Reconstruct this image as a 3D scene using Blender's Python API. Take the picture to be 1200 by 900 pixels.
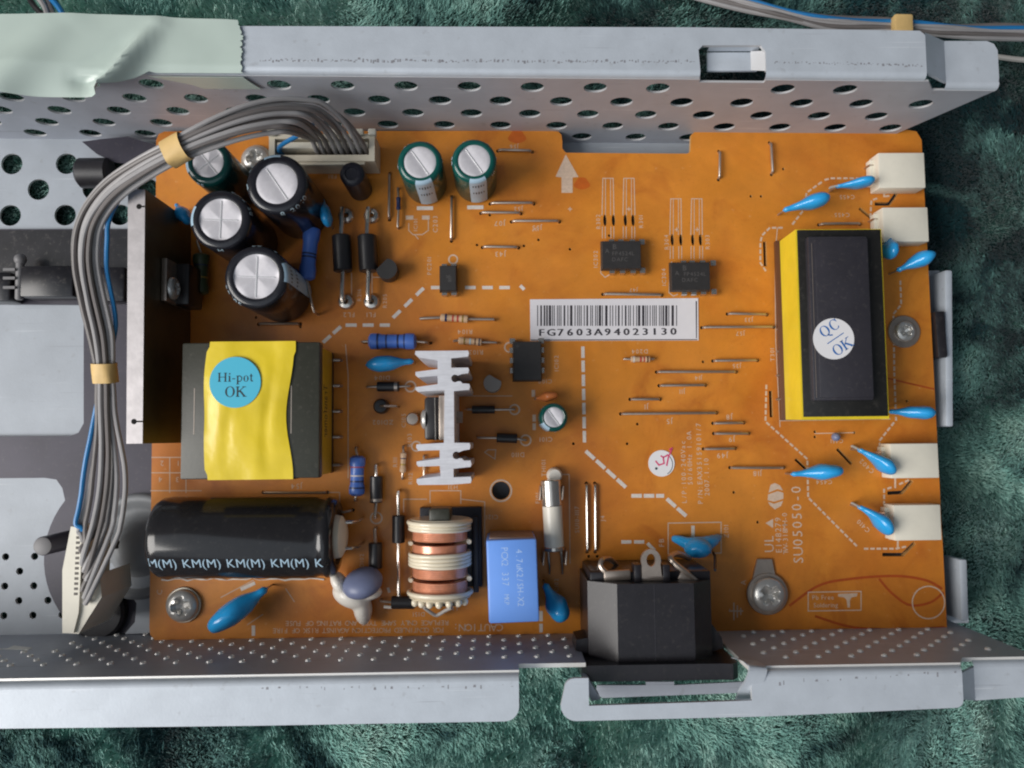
import bpy, bmesh, math, random
import numpy as np
from mathutils import Vector, Matrix, Euler
from mathutils.geometry import tessellate_polygon, delaunay_2d_cdt

random.seed(7)
PI = math.pi
for o in list(bpy.data.objects):
    bpy.data.objects.remove(o)
SC = bpy.context.scene
COL = SC.collection
MM = 0.001
ZO = 12.0                       # board surface stands 12 mm above the carpet; all lengths below are mm above the board

# ------------------------------------------------------------------ camera
CAM_E = (0.0668225216, -0.0168281166, -0.0108771615)
CAM_P = Vector((-12.5022605, -14.836851, 202.901413))
FPX = 933.0                     # focal length, pixels of the 1200 px wide photograph
CAM_M = Euler(CAM_E, 'XYZ').to_matrix()
cam = bpy.data.cameras.new('camera')
cam.sensor_width = 36.0
cam.lens = FPX / 1200 * 36.0
cam.clip_start = 0.005
cam.clip_end = 50
cob = bpy.data.objects.new('camera', cam)
cob.rotation_euler = CAM_E
cob.location = Vector((CAM_P.x, CAM_P.y, CAM_P.z + ZO)) * MM
COL.objects.link(cob)
SC.camera = cob

# ------------------------------------------------------------------ world, lamps, exposure
world = bpy.data.worlds.new('World')
SC.world = world
world.use_nodes = True
bg = world.node_tree.nodes['Background']
bg.inputs[0].default_value = (0.55, 0.62, 0.72, 1)
bg.inputs[1].default_value = 0.14

def area(name, loc, target, sx, sy, power, color):
    l = bpy.data.lights.new(name, 'AREA')
    l.shape = 'RECTANGLE'
    l.size = sx
    l.size_y = sy
    l.energy = power
    l.color = color
    ob = bpy.data.objects.new(name, l)
    ob.location = loc
    ob.rotation_euler = (Vector(target) - Vector(loc)).to_track_quat('-Z', 'Y').to_euler()
    COL.objects.link(ob)
    return ob

area('window_light', (-1.42, -0.36, 1.14), (0, 0, 0), 1.20, 1.10, 39.5, (1.0, 0.965, 0.92))
area('room_fill_light', (-0.50, -0.62, 1.38), (0, 0, 0), 2.0, 1.5, 6.4, (0.78, 0.89, 1.0))

SC.view_settings.view_transform = 'Standard'
SC.view_settings.look = 'None'
SC.view_settings.gamma = 1
SC.view_settings.use_curve_mapping = False
SC.view_settings.exposure = 0.0
SC.cycles.filter_width = 2.1

# ------------------------------------------------------------------ helpers
def P(px, py, z=0.0):
    """point at height z (mm) seen at photo pixel (px, py)"""
    d = CAM_M @ Vector(((px - 600) / FPX, (450 - py) / FPX, -1.0))
    t = (z - CAM_P.z) / d.z
    q = CAM_P + d * t
    return (q.x, q.y)

def P3(px, py, z=0.0):
    x, y = P(px, py, z)
    return Vector((x, y, z))

def lin(c):
    out = []
    for v in c:
        v = v / 255.0
        out.append(v / 12.92 if v <= 0.04045 else ((v + 0.055) / 1.055) ** 2.4)
    return (out[0], out[1], out[2], 1.0)

MATS = {}
def mat(name, col, rough=0.5, metal=0.0, spec=0.5, var=0.0, vs=200.0, bump=0.0, bs=800.0, col2=None, detail=3.0,
        coat=0.0, dust=0.0, thr=None, trans=0.0, aniso=None):
    m = bpy.data.materials.new(name)
    m.use_nodes = True
    nt = m.node_tree
    b = nt.nodes['Principled BSDF']
    c = lin(col)
    b.inputs['Base Color'].default_value = c
    b.inputs['Roughness'].default_value = rough
    b.inputs['Metallic'].default_value = metal
    b.inputs['Specular IOR Level'].default_value = spec
    b.inputs['Coat Weight'].default_value = coat
    b.inputs['Coat Roughness'].default_value = 0.16
    b.inputs['Transmission Weight'].default_value = trans
    tc = nt.nodes.new('ShaderNodeTexCoord')
    last = None
    if var > 0 or col2:
        n = nt.nodes.new('ShaderNodeTexNoise')
        n.inputs['Scale'].default_value = vs
        n.inputs['Detail'].default_value = detail
        n.inputs['Roughness'].default_value = 0.62
        if aniso:
            mp = nt.nodes.new('ShaderNodeMapping')
            mp.inputs['Scale'].default_value = aniso
            nt.links.new(tc.outputs['Object'], mp.inputs[0])
            nt.links.new(mp.outputs[0], n.inputs['Vector'])
        else:
            nt.links.new(tc.outputs['Object'], n.inputs['Vector'])
        r = nt.nodes.new('ShaderNodeValToRGB')
        lo, hi = thr or (0.3, 0.7)
        r.color_ramp.elements[0].position = lo
        r.color_ramp.elements[1].position = hi
        c2 = lin(col2) if col2 else c
        r.color_ramp.elements[0].color = tuple(x * (1 - var) for x in c[:3]) + (1,)
        r.color_ramp.elements[1].color = tuple(min(1, x * (1 + var)) for x in c2[:3]) + (1,)
        nt.links.new(n.outputs['Fac'], r.inputs[0])
        nt.links.new(r.outputs[0], b.inputs['Base Color'])
        last = r.outputs[0]
    if dust > 0:
        n2 = nt.nodes.new('ShaderNodeTexNoise')
        n2.inputs['Scale'].default_value = 900
        n2.inputs['Detail'].default_value = 4
        n2.inputs['Roughness'].default_value = 0.7
        nt.links.new(tc.outputs['Object'], n2.inputs['Vector'])
        r2 = nt.nodes.new('ShaderNodeValToRGB')
        r2.color_ramp.elements[0].position = 0.56
        r2.color_ramp.elements[1].position = 0.78
        r2.color_ramp.elements[0].color = (0, 0, 0, 1)
        r2.color_ramp.elements[1].color = (dust, dust, dust, 1)
        nt.links.new(n2.outputs['Fac'], r2.inputs[0])
        mx = nt.nodes.new('ShaderNodeMix')
        mx.data_type = 'RGBA'
        nt.links.new(r2.outputs[0], mx.inputs[0])
        if last:
            nt.links.new(last, mx.inputs[6])
        else:
            mx.inputs[6].default_value = c
        mx.inputs[7].default_value = lin((150, 142, 132))
        nt.links.new(mx.outputs[2], b.inputs['Base Color'])
        last = mx.outputs[2]
        ma = nt.nodes.new('ShaderNodeMath')
        ma.operation = 'MULTIPLY_ADD'
        ma.inputs[1].default_value = 0.35
        ma.inputs[2].default_value = rough
        nt.links.new(r2.outputs[0], ma.inputs[0])
        nt.links.new(ma.outputs[0], b.inputs['Roughness'])
    if bump > 0:
        n3 = nt.nodes.new('ShaderNodeTexNoise')
        n3.inputs['Scale'].default_value = bs
        n3.inputs['Detail'].default_value = 3
        nt.links.new(tc.outputs['Object'], n3.inputs['Vector'])
        bp = nt.nodes.new('ShaderNodeBump')
        bp.inputs['Strength'].default_value = 1.0
        bp.inputs['Distance'].default_value = bump * MM
        nt.links.new(n3.outputs['Fac'], bp.inputs['Height'])
        nt.links.new(bp.outputs[0], b.inputs['Normal'])
    MATS[name] = m
    return m

# ---- text glyphs (one depsgraph pass for all characters)
CHARS = "ABCDEFGHIJKLMNOPQRSTUVWXYZabcdefghijklmnopqrstuvwxyz0123456789:/.-()~,+"
GLY = {}
def make_glyphs():
    obs = []
    for ch in CHARS:
        c = bpy.data.curves.new('glyph', 'FONT')
        c.body = ch
        c.resolution_u = 2
        c.size = 1.0
        o = bpy.data.objects.new('glyph', c)
        COL.objects.link(o)
        obs.append((ch, o))
    dg = bpy.context.evaluated_depsgraph_get()
    for ch, o in obs:
        me = bpy.data.meshes.new_from_object(o.evaluated_get(dg))
        v = [(q.co.x, q.co.y) for q in me.vertices]
        f = [tuple(p.vertices) for p in me.polygons]
        xs = [q[0] for q in v] or [0]
        GLY[ch] = (v, f, min(xs), max(xs))
        bpy.data.meshes.remove(me)
    for ch, o in obs:
        c = o.data
        bpy.data.objects.remove(o)
        bpy.data.curves.remove(c)
make_glyphs()

def layout(s, cap, fixed=None, track=0.10):
    """list of (verts, faces) with cap height `cap`, starting at x = 0; returns also the width"""
    k = cap / 0.70
    x = 0.0
    out = []
    for ch in s:
        if ch == ' ' or ch not in GLY:
            x += (fixed or 0.32) * k
            continue
        v, f, a, b = GLY[ch]
        if fixed:
            off = x + (fixed * k - (b - a) * k) / 2 - a * k
            adv = fixed * k
        else:
            off = x - a * k
            adv = (b - a + track) * k
        out.append(([(q[0] * k + off, q[1] * k) for q in v], f))
        x += adv
    return out, x

class MB:
    def __init__(self):
        self.v = []
        self.f = []
        self.m = []
    def add(self, v, f, m=0):
        n = len(self.v)
        self.v.extend([tuple(q) for q in v])
        for q in f:
            self.f.append(tuple(i + n for i in q))
            self.m.append(m)
        return self
    def box(self, c, s, m=0, rz=0.0, bev=0.0, xf=None):
        hx, hy, hz = s[0] / 2, s[1] / 2, s[2] / 2
        bm = bmesh.new()
        bmesh.ops.create_cube(bm, size=1.0)
        for q in bm.verts:
            q.co.x *= s[0]; q.co.y *= s[1]; q.co.z *= s[2]
        if bev > 0:
            bmesh.ops.bevel(bm, geom=bm.edges[:], offset=min(bev, 0.45 * min(s)), segments=2, affect='EDGES', profile=0.5)
        R = Matrix.Rotation(rz, 3, 'Z')
        vs = []
        for i, q in enumerate(bm.verts):
            q.index = i
            p = R @ q.co
            p = Vector((p.x + c[0], p.y + c[1], p.z + c[2]))
            vs.append(xf @ p if xf else p)
        fs = [[q.index for q in fc.verts] for fc in bm.faces]
        bm.free()
        return self.add(vs, fs, m)
    def lathe(self, prof, seg, m=0, xf=None, a0=0.0, a1=2 * PI):
        """profile (r, z) about the z axis"""
        full = abs(a1 - a0 - 2 * PI) < 1e-6
        n = seg if full else seg + 1
        vs = []
        rows = []
        for r, z in prof:
            if r < 1e-6:
                rows.append([len(vs)] * n)
                vs.append(Vector((0, 0, z)))
            else:
                row = []
                for i in range(n):
                    a = a0 + (a1 - a0) * i / seg
                    row.append(len(vs))
                    vs.append(Vector((r * math.cos(a), r * math.sin(a), z)))
                rows.append(row)
        fs = []
        for j in range(len(rows) - 1):
            for i in range(seg):
                k = (i + 1) % n
                q = [rows[j][i], rows[j][k], rows[j + 1][k], rows[j + 1][i]]
                u = []
                for t in q:
                    if t not in u:
                        u.append(t)
                if len(u) > 2:
                    fs.append(u)
        if xf:
            vs = [xf @ q for q in vs]
        return self.add(vs, fs, m)
    def tube(self, pts, r, seg=8, m=0, cap=True):
        pts = [Vector(p) for p in pts]
        n = len(pts)
        rs = r if isinstance(r, (list, tuple)) else [r] * n
        up = None
        vs = []
        for i in range(n):
            t = (pts[min(i + 1, n - 1)] - pts[max(i - 1, 0)]).normalized()
            if up is None:
                up = Vector((0, 0, 1)) if abs(t.z) < 0.9 else Vector((1, 0, 0))
            s = t.cross(up)
            if s.length < 1e-5:
                s = t.cross(Vector((0.3, 1, 0.2)))
            s.normalize()
            up = s.cross(t).normalized()
            for k in range(seg):
                a = 2 * PI * k / seg
                vs.append(pts[i] + (s * math.cos(a) + up * math.sin(a)) * rs[i])
        fs = []
        for i in range(n - 1):
            for k in range(seg):
                k2 = (k + 1) % seg
                fs.append((i * seg + k, i * seg + k2, (i + 1) * seg + k2, (i + 1) * seg + k))
        if cap:
            fs.append(tuple(reversed(range(seg))))
            fs.append(tuple((n - 1) * seg + k for k in range(seg)))
        return self.add(vs, fs, m)
    def ell(self, c, rad, m=0, xf=None, seg=16, ring=10):
        prof = [(math.sin(PI * i / ring), -math.cos(PI * i / ring)) for i in range(ring + 1)]
        prof[0] = (0, -1)
        prof[-1] = (0, 1)
        M = Matrix.Translation(Vector(c)) @ (xf or Matrix.Identity(4)) @ Matrix.Diagonal((rad[0], rad[1], rad[2], 1))
        return self.lathe(prof, seg, m, M)
    def prism(self, outline, holes, z0, z1, m=0, ms=None, mp=None, bottom=True):
        """2D outline with holes, extruded from z0 to z1; mp maps (u, v, w) to 3D"""
        ms = m if ms is None else ms
        mp = mp or (lambda u, v, w: (u, v, w))
        loops = [list(outline)] + [list(h) for h in holes]
        def sarea(l):
            return sum(l[i][0] * l[(i + 1) % len(l)][1] - l[(i + 1) % len(l)][0] * l[i][1] for i in range(len(l)))
        if sarea(loops[0]) < 0:
            loops[0].reverse()
        for l in loops[1:]:
            if sarea(l) > 0:
                l.reverse()
        flat = [p for l in loops for p in l]
        N = len(flat)
        edges = []
        o = 0
        for l in loops:
            edges += [(o + i, o + (i + 1) % len(l)) for i in range(len(l))]
            o += len(l)
        cv, ce, cf, ov, oe, of_ = delaunay_2d_cdt([Vector((p[0], p[1])) for p in flat], edges, [], 0, 1e-7)
        lookup = {i: (src[0] if src else None) for i, src in enumerate(ov)}
        fa = np.array([flat[lookup[i]] if lookup[i] is not None else tuple(cv[i]) for i in range(len(cv))])
        tri = np.array([t for t in cf if len(t) == 3])
        cen = fa[tri].mean(axis=1)
        inside = np.zeros(len(tri), bool)
        for l in loops:
            a = np.array(l, float); c = np.roll(a, -1, axis=0)
            for (ax, ay), (bx, by) in zip(a, c):
                hit = (ay > cen[:, 1]) != (by > cen[:, 1])
                if by != ay:
                    inside ^= hit & (cen[:, 0] < (bx - ax) * (cen[:, 1] - ay) / (by - ay) + ax)
        top, bot = [], []
        for t in tri[inside]:
            if any(lookup[i] is None for i in t):
                continue
            t = [lookup[i] for i in t]
            a, b, c = (flat[i] for i in t)
            s = (b[0] - a[0]) * (c[1] - a[1]) - (c[0] - a[0]) * (b[1] - a[1])
            if abs(s) < 1e-9:
                continue
            t = tuple(t) if s > 0 else (t[0], t[2], t[1])
            top.append(tuple(i + N for i in t))
            bot.append((t[0], t[2], t[1]))
        vs = [mp(p[0], p[1], z0) for p in flat] + [mp(p[0], p[1], z1) for p in flat]
        n0 = len(self.v)
        self.add(vs, top, m)
        sides = []
        o = 0
        for l in loops:
            k = len(l)
            for i in range(k):
                j = (i + 1) % k
                sides.append((o + i, o + j, o + j + N, o + i + N))
            o += k
        for q in (bot if bottom else []):
            self.f.append(tuple(i + n0 for i in q)); self.m.append(m)
        for q in sides:
            self.f.append(tuple(i + n0 for i in q)); self.m.append(ms)
        return self
    def build(self, name, mats, parent=None, loc=(0, 0, 0), label=None, cat=None, group=None, kind=None, angle=35):
        if not isinstance(mats, (list, tuple)):
            mats = [mats]
        me = bpy.data.meshes.new(name)
        L = Vector(loc)
        co = [((q[0] - L.x) * MM, (q[1] - L.y) * MM, (q[2] - L.z) * MM) for q in self.v]
        me.from_pydata(co, [], self.f)
        for a in mats:
            me.materials.append(MATS[a])
        me.polygons.foreach_set('material_index', self.m)
        me.polygons.foreach_set('use_smooth', [True] * len(self.f))
        me.update()
        me.set_sharp_from_angle(angle=math.radians(angle))
        o = bpy.data.objects.new(name, me)
        COL.objects.link(o)
        place(o, L, parent)
        tag(o, label, cat, group, kind)
        return o

WLOC = {}
def place(o, L, parent):
    L = Vector(L)
    if parent is not None:
        o.parent = parent
        o.location = (L - WLOC[parent.name]) * MM
    else:
        o.location = Vector((L.x, L.y, L.z + ZO)) * MM
    WLOC[o.name] = L

def tag(o, label=None, cat=None, group=None, kind=None):
    if label: o['label'] = label
    if cat: o['category'] = cat
    if group: o['group'] = group
    if kind: o['kind'] = kind

def empty(name, loc, parent=None, **k):
    o = bpy.data.objects.new(name, None)
    o.empty_display_size = 0.005
    COL.objects.link(o)
    place(o, loc, parent)
    tag(o, **k)
    return o

def T(x, y, z=0, rz=0, rx=0, ry=0):
    return Matrix.Translation((x, y, z)) @ Matrix.Rotation(rz, 4, 'Z') @ Matrix.Rotation(ry, 4, 'Y') @ Matrix.Rotation(rx, 4, 'X')

def circ(x, y, r, n=16):
    return [(x + r * math.cos(2 * PI * i / n), y + r * math.sin(2 * PI * i / n)) for i in range(n)]

def rrect(x0, y0, x1, y1, r, n=4):
    pts = []
    for cx, cy, a in ((x1 - r, y1 - r, 0), (x0 + r, y1 - r, 90), (x0 + r, y0 + r, 180), (x1 - r, y0 + r, 270)):
        for i in range(n + 1):
            t = math.radians(a + 90 * i / n)
            pts.append((cx + r * math.cos(t), cy + r * math.sin(t)))
    return pts

def thick(pts, w):
    """closed outline of a polyline of width w"""
    pts = [Vector((p[0], p[1])) for p in pts]
    L, R = [], []
    n = len(pts)
    for i in range(n):
        if i == 0: d = (pts[1] - pts[0]).normalized(); k = 1
        elif i == n - 1: d = (pts[-1] - pts[-2]).normalized(); k = 1
        else:
            a = (pts[i] - pts[i - 1]).normalized(); b = (pts[i + 1] - pts[i]).normalized()
            d = (a + b).normalized()
            k = 1 / max(0.4, d.dot(a))
        nrm = Vector((-d.y, d.x)) * (w / 2 * k)
        L.append(pts[i] + nrm); R.append(pts[i] - nrm)
    return [tuple(p) for p in L] + [tuple(p) for p in reversed(R)]

def spline(pts, n=8):
    """Catmull-Rom through 3D points"""
    pts = [Vector(p) for p in pts]
    out = []
    for i in range(len(pts) - 1):
        p0 = pts[max(i - 1, 0)]; p1 = pts[i]; p2 = pts[i + 1]; p3 = pts[min(i + 2, len(pts) - 1)]
        for k in range(n):
            t = k / n
            out.append(0.5 * ((2 * p1) + (p2 - p0) * t + (2 * p0 - 5 * p1 + 4 * p2 - p3) * t * t + (3 * p1 - p0 - 3 * p2 + p3) * t ** 3))
    out.append(pts[-1])
    return out

def vnoise(x, y, s=0):
    """cheap smooth value noise in numpy or floats"""
    x = np.asarray(x, float); y = np.asarray(y, float)
    xi = np.floor(x); yi = np.floor(y)
    fx = x - xi; fy = y - yi
    fx = fx * fx * (3 - 2 * fx); fy = fy * fy * (3 - 2 * fy)
    def h(a, b):
        q = np.sin(a * 127.1 + b * 311.7 + s * 74.7) * 43758.5453
        return q - np.floor(q)
    return (h(xi, yi) * (1 - fx) + h(xi + 1, yi) * fx) * (1 - fy) + (h(xi, yi + 1) * (1 - fx) + h(xi + 1, yi + 1) * fx) * fy

# ------------------------------------------------------------------ materials
def board_mat():
    m = mat('board_laminate', (208, 130, 42), 0.42, spec=0.5, var=0.12, vs=95, detail=6, bump=0.012, bs=900)
    nt = m.node_tree; b = nt.nodes['Principled BSDF']
    src = b.inputs['Base Color'].links[0].from_socket
    tc = nt.nodes.new('ShaderNodeTexCoord')
    def noise(sc, det, lo, hi, rough=.6, dist=0.0):
        n = nt.nodes.new('ShaderNodeTexNoise'); n.inputs['Scale'].default_value = sc; n.inputs['Detail'].default_value = det; n.inputs['Roughness'].default_value = rough; n.inputs['Distortion'].default_value = dist
        nt.links.new(tc.outputs['Object'], n.inputs['Vector'])
        r = nt.nodes.new('ShaderNodeMapRange'); r.inputs[1].default_value = lo; r.inputs[2].default_value = hi; r.clamp = True
        nt.links.new(n.outputs['Fac'], r.inputs[0]); return r
    def mix(fac, k, col, blend='MULTIPLY'):
        nonlocal src
        mm = nt.nodes.new('ShaderNodeMath'); mm.operation = 'MULTIPLY'; mm.inputs[1].default_value = k; nt.links.new(fac.outputs[0], mm.inputs[0])
        mx = nt.nodes.new('ShaderNodeMix'); mx.data_type = 'RGBA'; mx.blend_type = blend
        nt.links.new(mm.outputs[0], mx.inputs[0]); nt.links.new(src, mx.inputs[6]); mx.inputs[7].default_value = col; src = mx.outputs[2]
    mix(noise(26, 4, .45, .68, dist=.8), .55, lin((206, 168, 150)))      # darker flow marks of the lacquer
    mix(noise(60, 3, .56, .70, dist=1.5), .30, lin((196, 140, 120)))     # faint copper areas seen through
    mix(noise(1500, 2, .60, .78), .22, lin((150, 96, 60)))               # paper grain
    mix(noise(700, 3, .66, .80), .35, lin((226, 190, 140)), 'MIX')       # specks of dust and flux
    nt.links.new(src, b.inputs['Base Color'])
    g = noise(45, 5, .3, .7, dist=.6); mr = nt.nodes.new('ShaderNodeMapRange'); mr.inputs[3].default_value = .30; mr.inputs[4].default_value = .55
    nt.links.new(g.outputs[0], mr.inputs[0]); nt.links.new(mr.outputs[0], b.inputs['Roughness'])
board_mat()
mat('board_edge', (196, 150, 90), 0.6, var=0.1)
mat('silk', (206, 180, 158), 0.6, var=0.12, vs=1500)
mat('dash_white', (215, 205, 196), 0.6, var=0.1, vs=1500)
mat('red_ink', (172, 74, 18), 0.5, var=0.12, vs=500)
mat('ink_blot', (190, 92, 20), 0.45, var=0.1, vs=500)
mat('chassis_panel_shaded', (164, 170, 178), 0.5, metal=0.1, var=0.08, vs=90, detail=6, bump=0.02, bs=1600)  # chassis metal darkened: shade of the tray floor put into the colour
mat('post_grey', (118, 116, 118), 0.5)
mat('hub_grey', (136, 139, 143), 0.5, metal=0.1, var=0.1, vs=90)
mat('chassis_zinc', (192, 199, 208), 0.45, metal=0.15, spec=0.5, var=0.07, vs=140, detail=5, bump=0.02, bs=1600)
mat('chassis_inner', (180, 184, 194), 0.48, metal=0.15, var=0.07, vs=120, detail=5, bump=0.015, bs=1500)
mat('cut_metal', (196, 196, 198), 0.5, metal=0.2)
mat('hole_rim_lit', (238, 236, 232), 0.4, metal=0.3)
mat('scuff', (136, 136, 142), 0.6, var=0.2, vs=900)
mat('scratch', (225, 222, 215), 0.4, metal=0.3)
mat('tape_green', (186, 200, 192), 0.26, spec=0.5, var=0.05, vs=60)
mat('black_plastic', (36, 34, 38), 0.42, spec=0.5, var=0.2, vs=180, dust=0.10, bump=0.01, bs=1200)
mat('inlet_black', (38, 36, 40), 0.3, spec=0.40, var=0.12, vs=260, dust=0.10, bump=0.004, bs=2500)
mat('bracket_dark', (58, 55, 66), 0.42, metal=0.2, var=0.18, vs=70, dust=0.12)
mat('bracket_black', (30, 29, 34), 0.3, var=0.3, vs=220, dust=0.25)
mat('sleeve_black', (32, 32, 38), 0.22, spec=0.5, dust=0.05)
mat('big_sleeve', (36, 35, 37), 0.16, spec=0.5, dust=0.07, var=0.1)
mat('sleeve_green', (14, 78, 72), 0.2, spec=0.5)
mat('sleeve_darkgreen', (12, 58, 56), 0.2, spec=0.5)
mat('sleeve_print', (176, 196, 206), 0.4)
mat('stripe_pale', (170, 196, 214), 0.3)
mat('can_aluminium', (206, 203, 208), 0.5, metal=0.2, var=0.06, vs=900, bump=0.004, bs=3000)
mat('can_groove', (245, 245, 245), 0.25, metal=0.6)
mat('alu_heatsink', (216, 216, 222), 0.5, metal=0.35, var=0.10, vs=300, bump=0.03, bs=1300, aniso=(1, 6, 1))
mat('alu_plate', (196, 190, 190), 0.42, metal=0.6, var=0.1, vs=350, bump=0.02, bs=900)
mat('plate_face_shaded', (88, 78, 60), 0.4, metal=0.5, var=0.25, vs=120)  # bare aluminium face, with shade and board reflection put into its colour
mat('tin', (205, 198, 190), 0.24, metal=0.9)
mat('tin_dull', (182, 168, 156), 0.34, metal=0.8, var=0.1, vs=700)
mat('screw_steel', (200, 198, 194), 0.33, metal=0.6, var=0.04, vs=900)
mat('recess_dark', (70, 66, 62), 0.4, metal=0.6)
mat('washer', (196, 188, 172), 0.35, metal=0.7)
mat('hole_dark', (12, 9, 8), 0.9)
mat('ceramic_blue', (44, 158, 222), 0.2, spec=0.55, var=0.08, vs=300, bump=0.10, bs=330)
mat('ceramic_tip', (168, 178, 180), 0.4)
mat('ceramic_orange', (206, 120, 66), 0.28, spec=0.5)
mat('disc_grey', (110, 118, 148), 0.4, var=0.05)
mat('goop_white', (238, 232, 222), 0.3, var=0.04, vs=200)
mat('resistor_blue', (74, 112, 192), 0.3, var=0.05, vs=500)
mat('band_dark', (38, 46, 84), 0.35)
mat('resistor_tan', (206, 172, 138), 0.4, var=0.05)
mat('band_red', (182, 72, 60), 0.4)
mat('band_brown', (96, 60, 40), 0.4)
mat('band_gold', (170, 140, 70), 0.35, metal=0.5)
mat('resistor_green', (64, 74, 52), 0.4)
mat('ic_black', (46, 44, 44), 0.5, spec=0.45, var=0.12, vs=500, bump=0.015, bs=2500)
mat('ic_print', (84, 81, 80), 0.6)
mat('diode_black', (38, 36, 38), 0.35)
mat('to_grey', (150, 142, 136), 0.5)
mat('ferrite', (54, 54, 45), 0.42, var=0.1, vs=260, dust=0.15, bump=0.02, bs=1200)
mat('tape_yellow', (232, 204, 48), 0.26, spec=0.5, var=0.09, vs=70, bump=0.22, bs=140)
mat('coil_yellow', (196, 158, 26), 0.4, var=0.08, vs=200)
mat('tape_black', (33, 32, 30), 0.4, var=0.2, vs=160, dust=0.12)
mat('core_black', (52, 50, 56), 0.38, var=0.1, vs=200, dust=0.12)
mat('sticker_cyan', (70, 184, 214), 0.45)
mat('sticker_white', (232, 230, 232), 0.45)
mat('label_white', (224, 220, 224), 0.5, var=0.02, vs=300)
mat('text_dark', (32, 48, 54), 0.6)
mat('text_blue', (36, 104, 176), 0.6)
mat('text_black', (52, 48, 54), 0.6)
mat('marker_pink', (214, 70, 116), 0.6)
mat('copper', (216, 140, 106), 0.3, metal=0.3, var=0.12, vs=700, coat=1.0)
mat('bobbin_white', (232, 220, 196), 0.24, var=0.04, coat=0.6)
mat('coil_black', (26, 25, 36), 0.4, dust=0.1)
mat('box_blue', (112, 160, 240), 0.3, spec=0.5, var=0.03, vs=150)
mat('box_print', (170, 200, 244), 0.5)
mat('box_epoxy', (140, 118, 110), 0.4, var=0.1)
mat('fuse_ceramic', (222, 216, 204), 0.3, var=0.03)
mat('connector_white', (228, 222, 206), 0.42, var=0.09, vs=70, dust=0.12, bump=0.006, bs=1500)
mat('socket_beige', (220, 210, 190), 0.45, var=0.04, vs=200)
mat('wire_grey', (162, 159, 159), 0.42, var=0.05, vs=200)
mat('wire_grey_shaded', (114, 108, 106), 0.42, var=0.06, vs=200)  # darker copy of the grey wire, shade of the bundle painted in
mat('wire_blue', (34, 122, 184), 0.35)
mat('wire_white', (206, 200, 192), 0.4)
mat('wire_black', (40, 38, 40), 0.4)
mat('masking_tape', (226, 190, 126), 0.55, var=0.08, vs=300)

# carpet material: mottled teal plush, with broad shade painted into its colour
RUG_SHADE = (0.12, 0.89, 0.0)  # noise offset that lays the painted shade on the right strip
def carpet_mat(name, dark, mid, light):
    m = bpy.data.materials.new(name); m.use_nodes = True
    nt = m.node_tree; b = nt.nodes['Principled BSDF']
    b.inputs['Roughness'].default_value = 0.8
    b.inputs['Specular IOR Level'].default_value = 0.12
    b.inputs['Sheen Weight'].default_value = 0.2
    b.inputs['Sheen Roughness'].default_value = 0.4
    tc = nt.nodes.new('ShaderNodeTexCoord')
    n = nt.nodes.new('ShaderNodeTexNoise'); n.inputs['Scale'].default_value = 48; n.inputs['Detail'].default_value = 5
    n.inputs['Roughness'].default_value = 0.6; n.inputs['Distortion'].default_value = 0.6
    nt.links.new(tc.outputs['Object'], n.inputs['Vector'])
    n2 = nt.nodes.new('ShaderNodeTexNoise'); n2.inputs['Scale'].default_value = 900; n2.inputs['Detail'].default_value = 2
    nt.links.new(tc.outputs['Object'], n2.inputs['Vector'])
    mpn = nt.nodes.new('ShaderNodeMapping'); mpn.inputs['Location'].default_value = RUG_SHADE
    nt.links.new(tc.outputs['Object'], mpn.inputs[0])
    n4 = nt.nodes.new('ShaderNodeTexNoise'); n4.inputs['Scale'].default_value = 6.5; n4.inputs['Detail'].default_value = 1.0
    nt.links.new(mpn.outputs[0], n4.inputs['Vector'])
    m4 = nt.nodes.new('ShaderNodeMapRange'); m4.inputs[1].default_value = .35; m4.inputs[2].default_value = .65; m4.inputs[3].default_value = -.16; m4.inputs[4].default_value = .10  # broad light and shade tone added to the mottle
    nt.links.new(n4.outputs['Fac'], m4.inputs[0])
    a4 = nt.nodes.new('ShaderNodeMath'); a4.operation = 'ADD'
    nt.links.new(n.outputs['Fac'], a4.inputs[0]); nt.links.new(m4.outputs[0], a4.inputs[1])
    ad = nt.nodes.new('ShaderNodeMath'); ad.operation = 'MULTIPLY_ADD'; ad.inputs[1].default_value = 0.2
    nt.links.new(n2.outputs['Fac'], ad.inputs[0]); nt.links.new(a4.outputs[0], ad.inputs[2])
    r = nt.nodes.new('ShaderNodeValToRGB')
    r.color_ramp.elements[0].position = 0.42; r.color_ramp.elements[0].color = lin(dark)
    r.color_ramp.elements[1].position = 0.78; r.color_ramp.elements[1].color = lin(light)
    e = r.color_ramp.elements.new(0.58); e.color = lin(mid)
    nt.links.new(ad.outputs[0], r.inputs[0]); nt.links.new(r.outputs[0], b.inputs['Base Color'])
    MATS[name] = m
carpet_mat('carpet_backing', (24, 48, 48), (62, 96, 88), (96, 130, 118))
carpet_mat('carpet_plush', (38, 72, 76), (134, 182, 172), (190, 222, 210))

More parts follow.
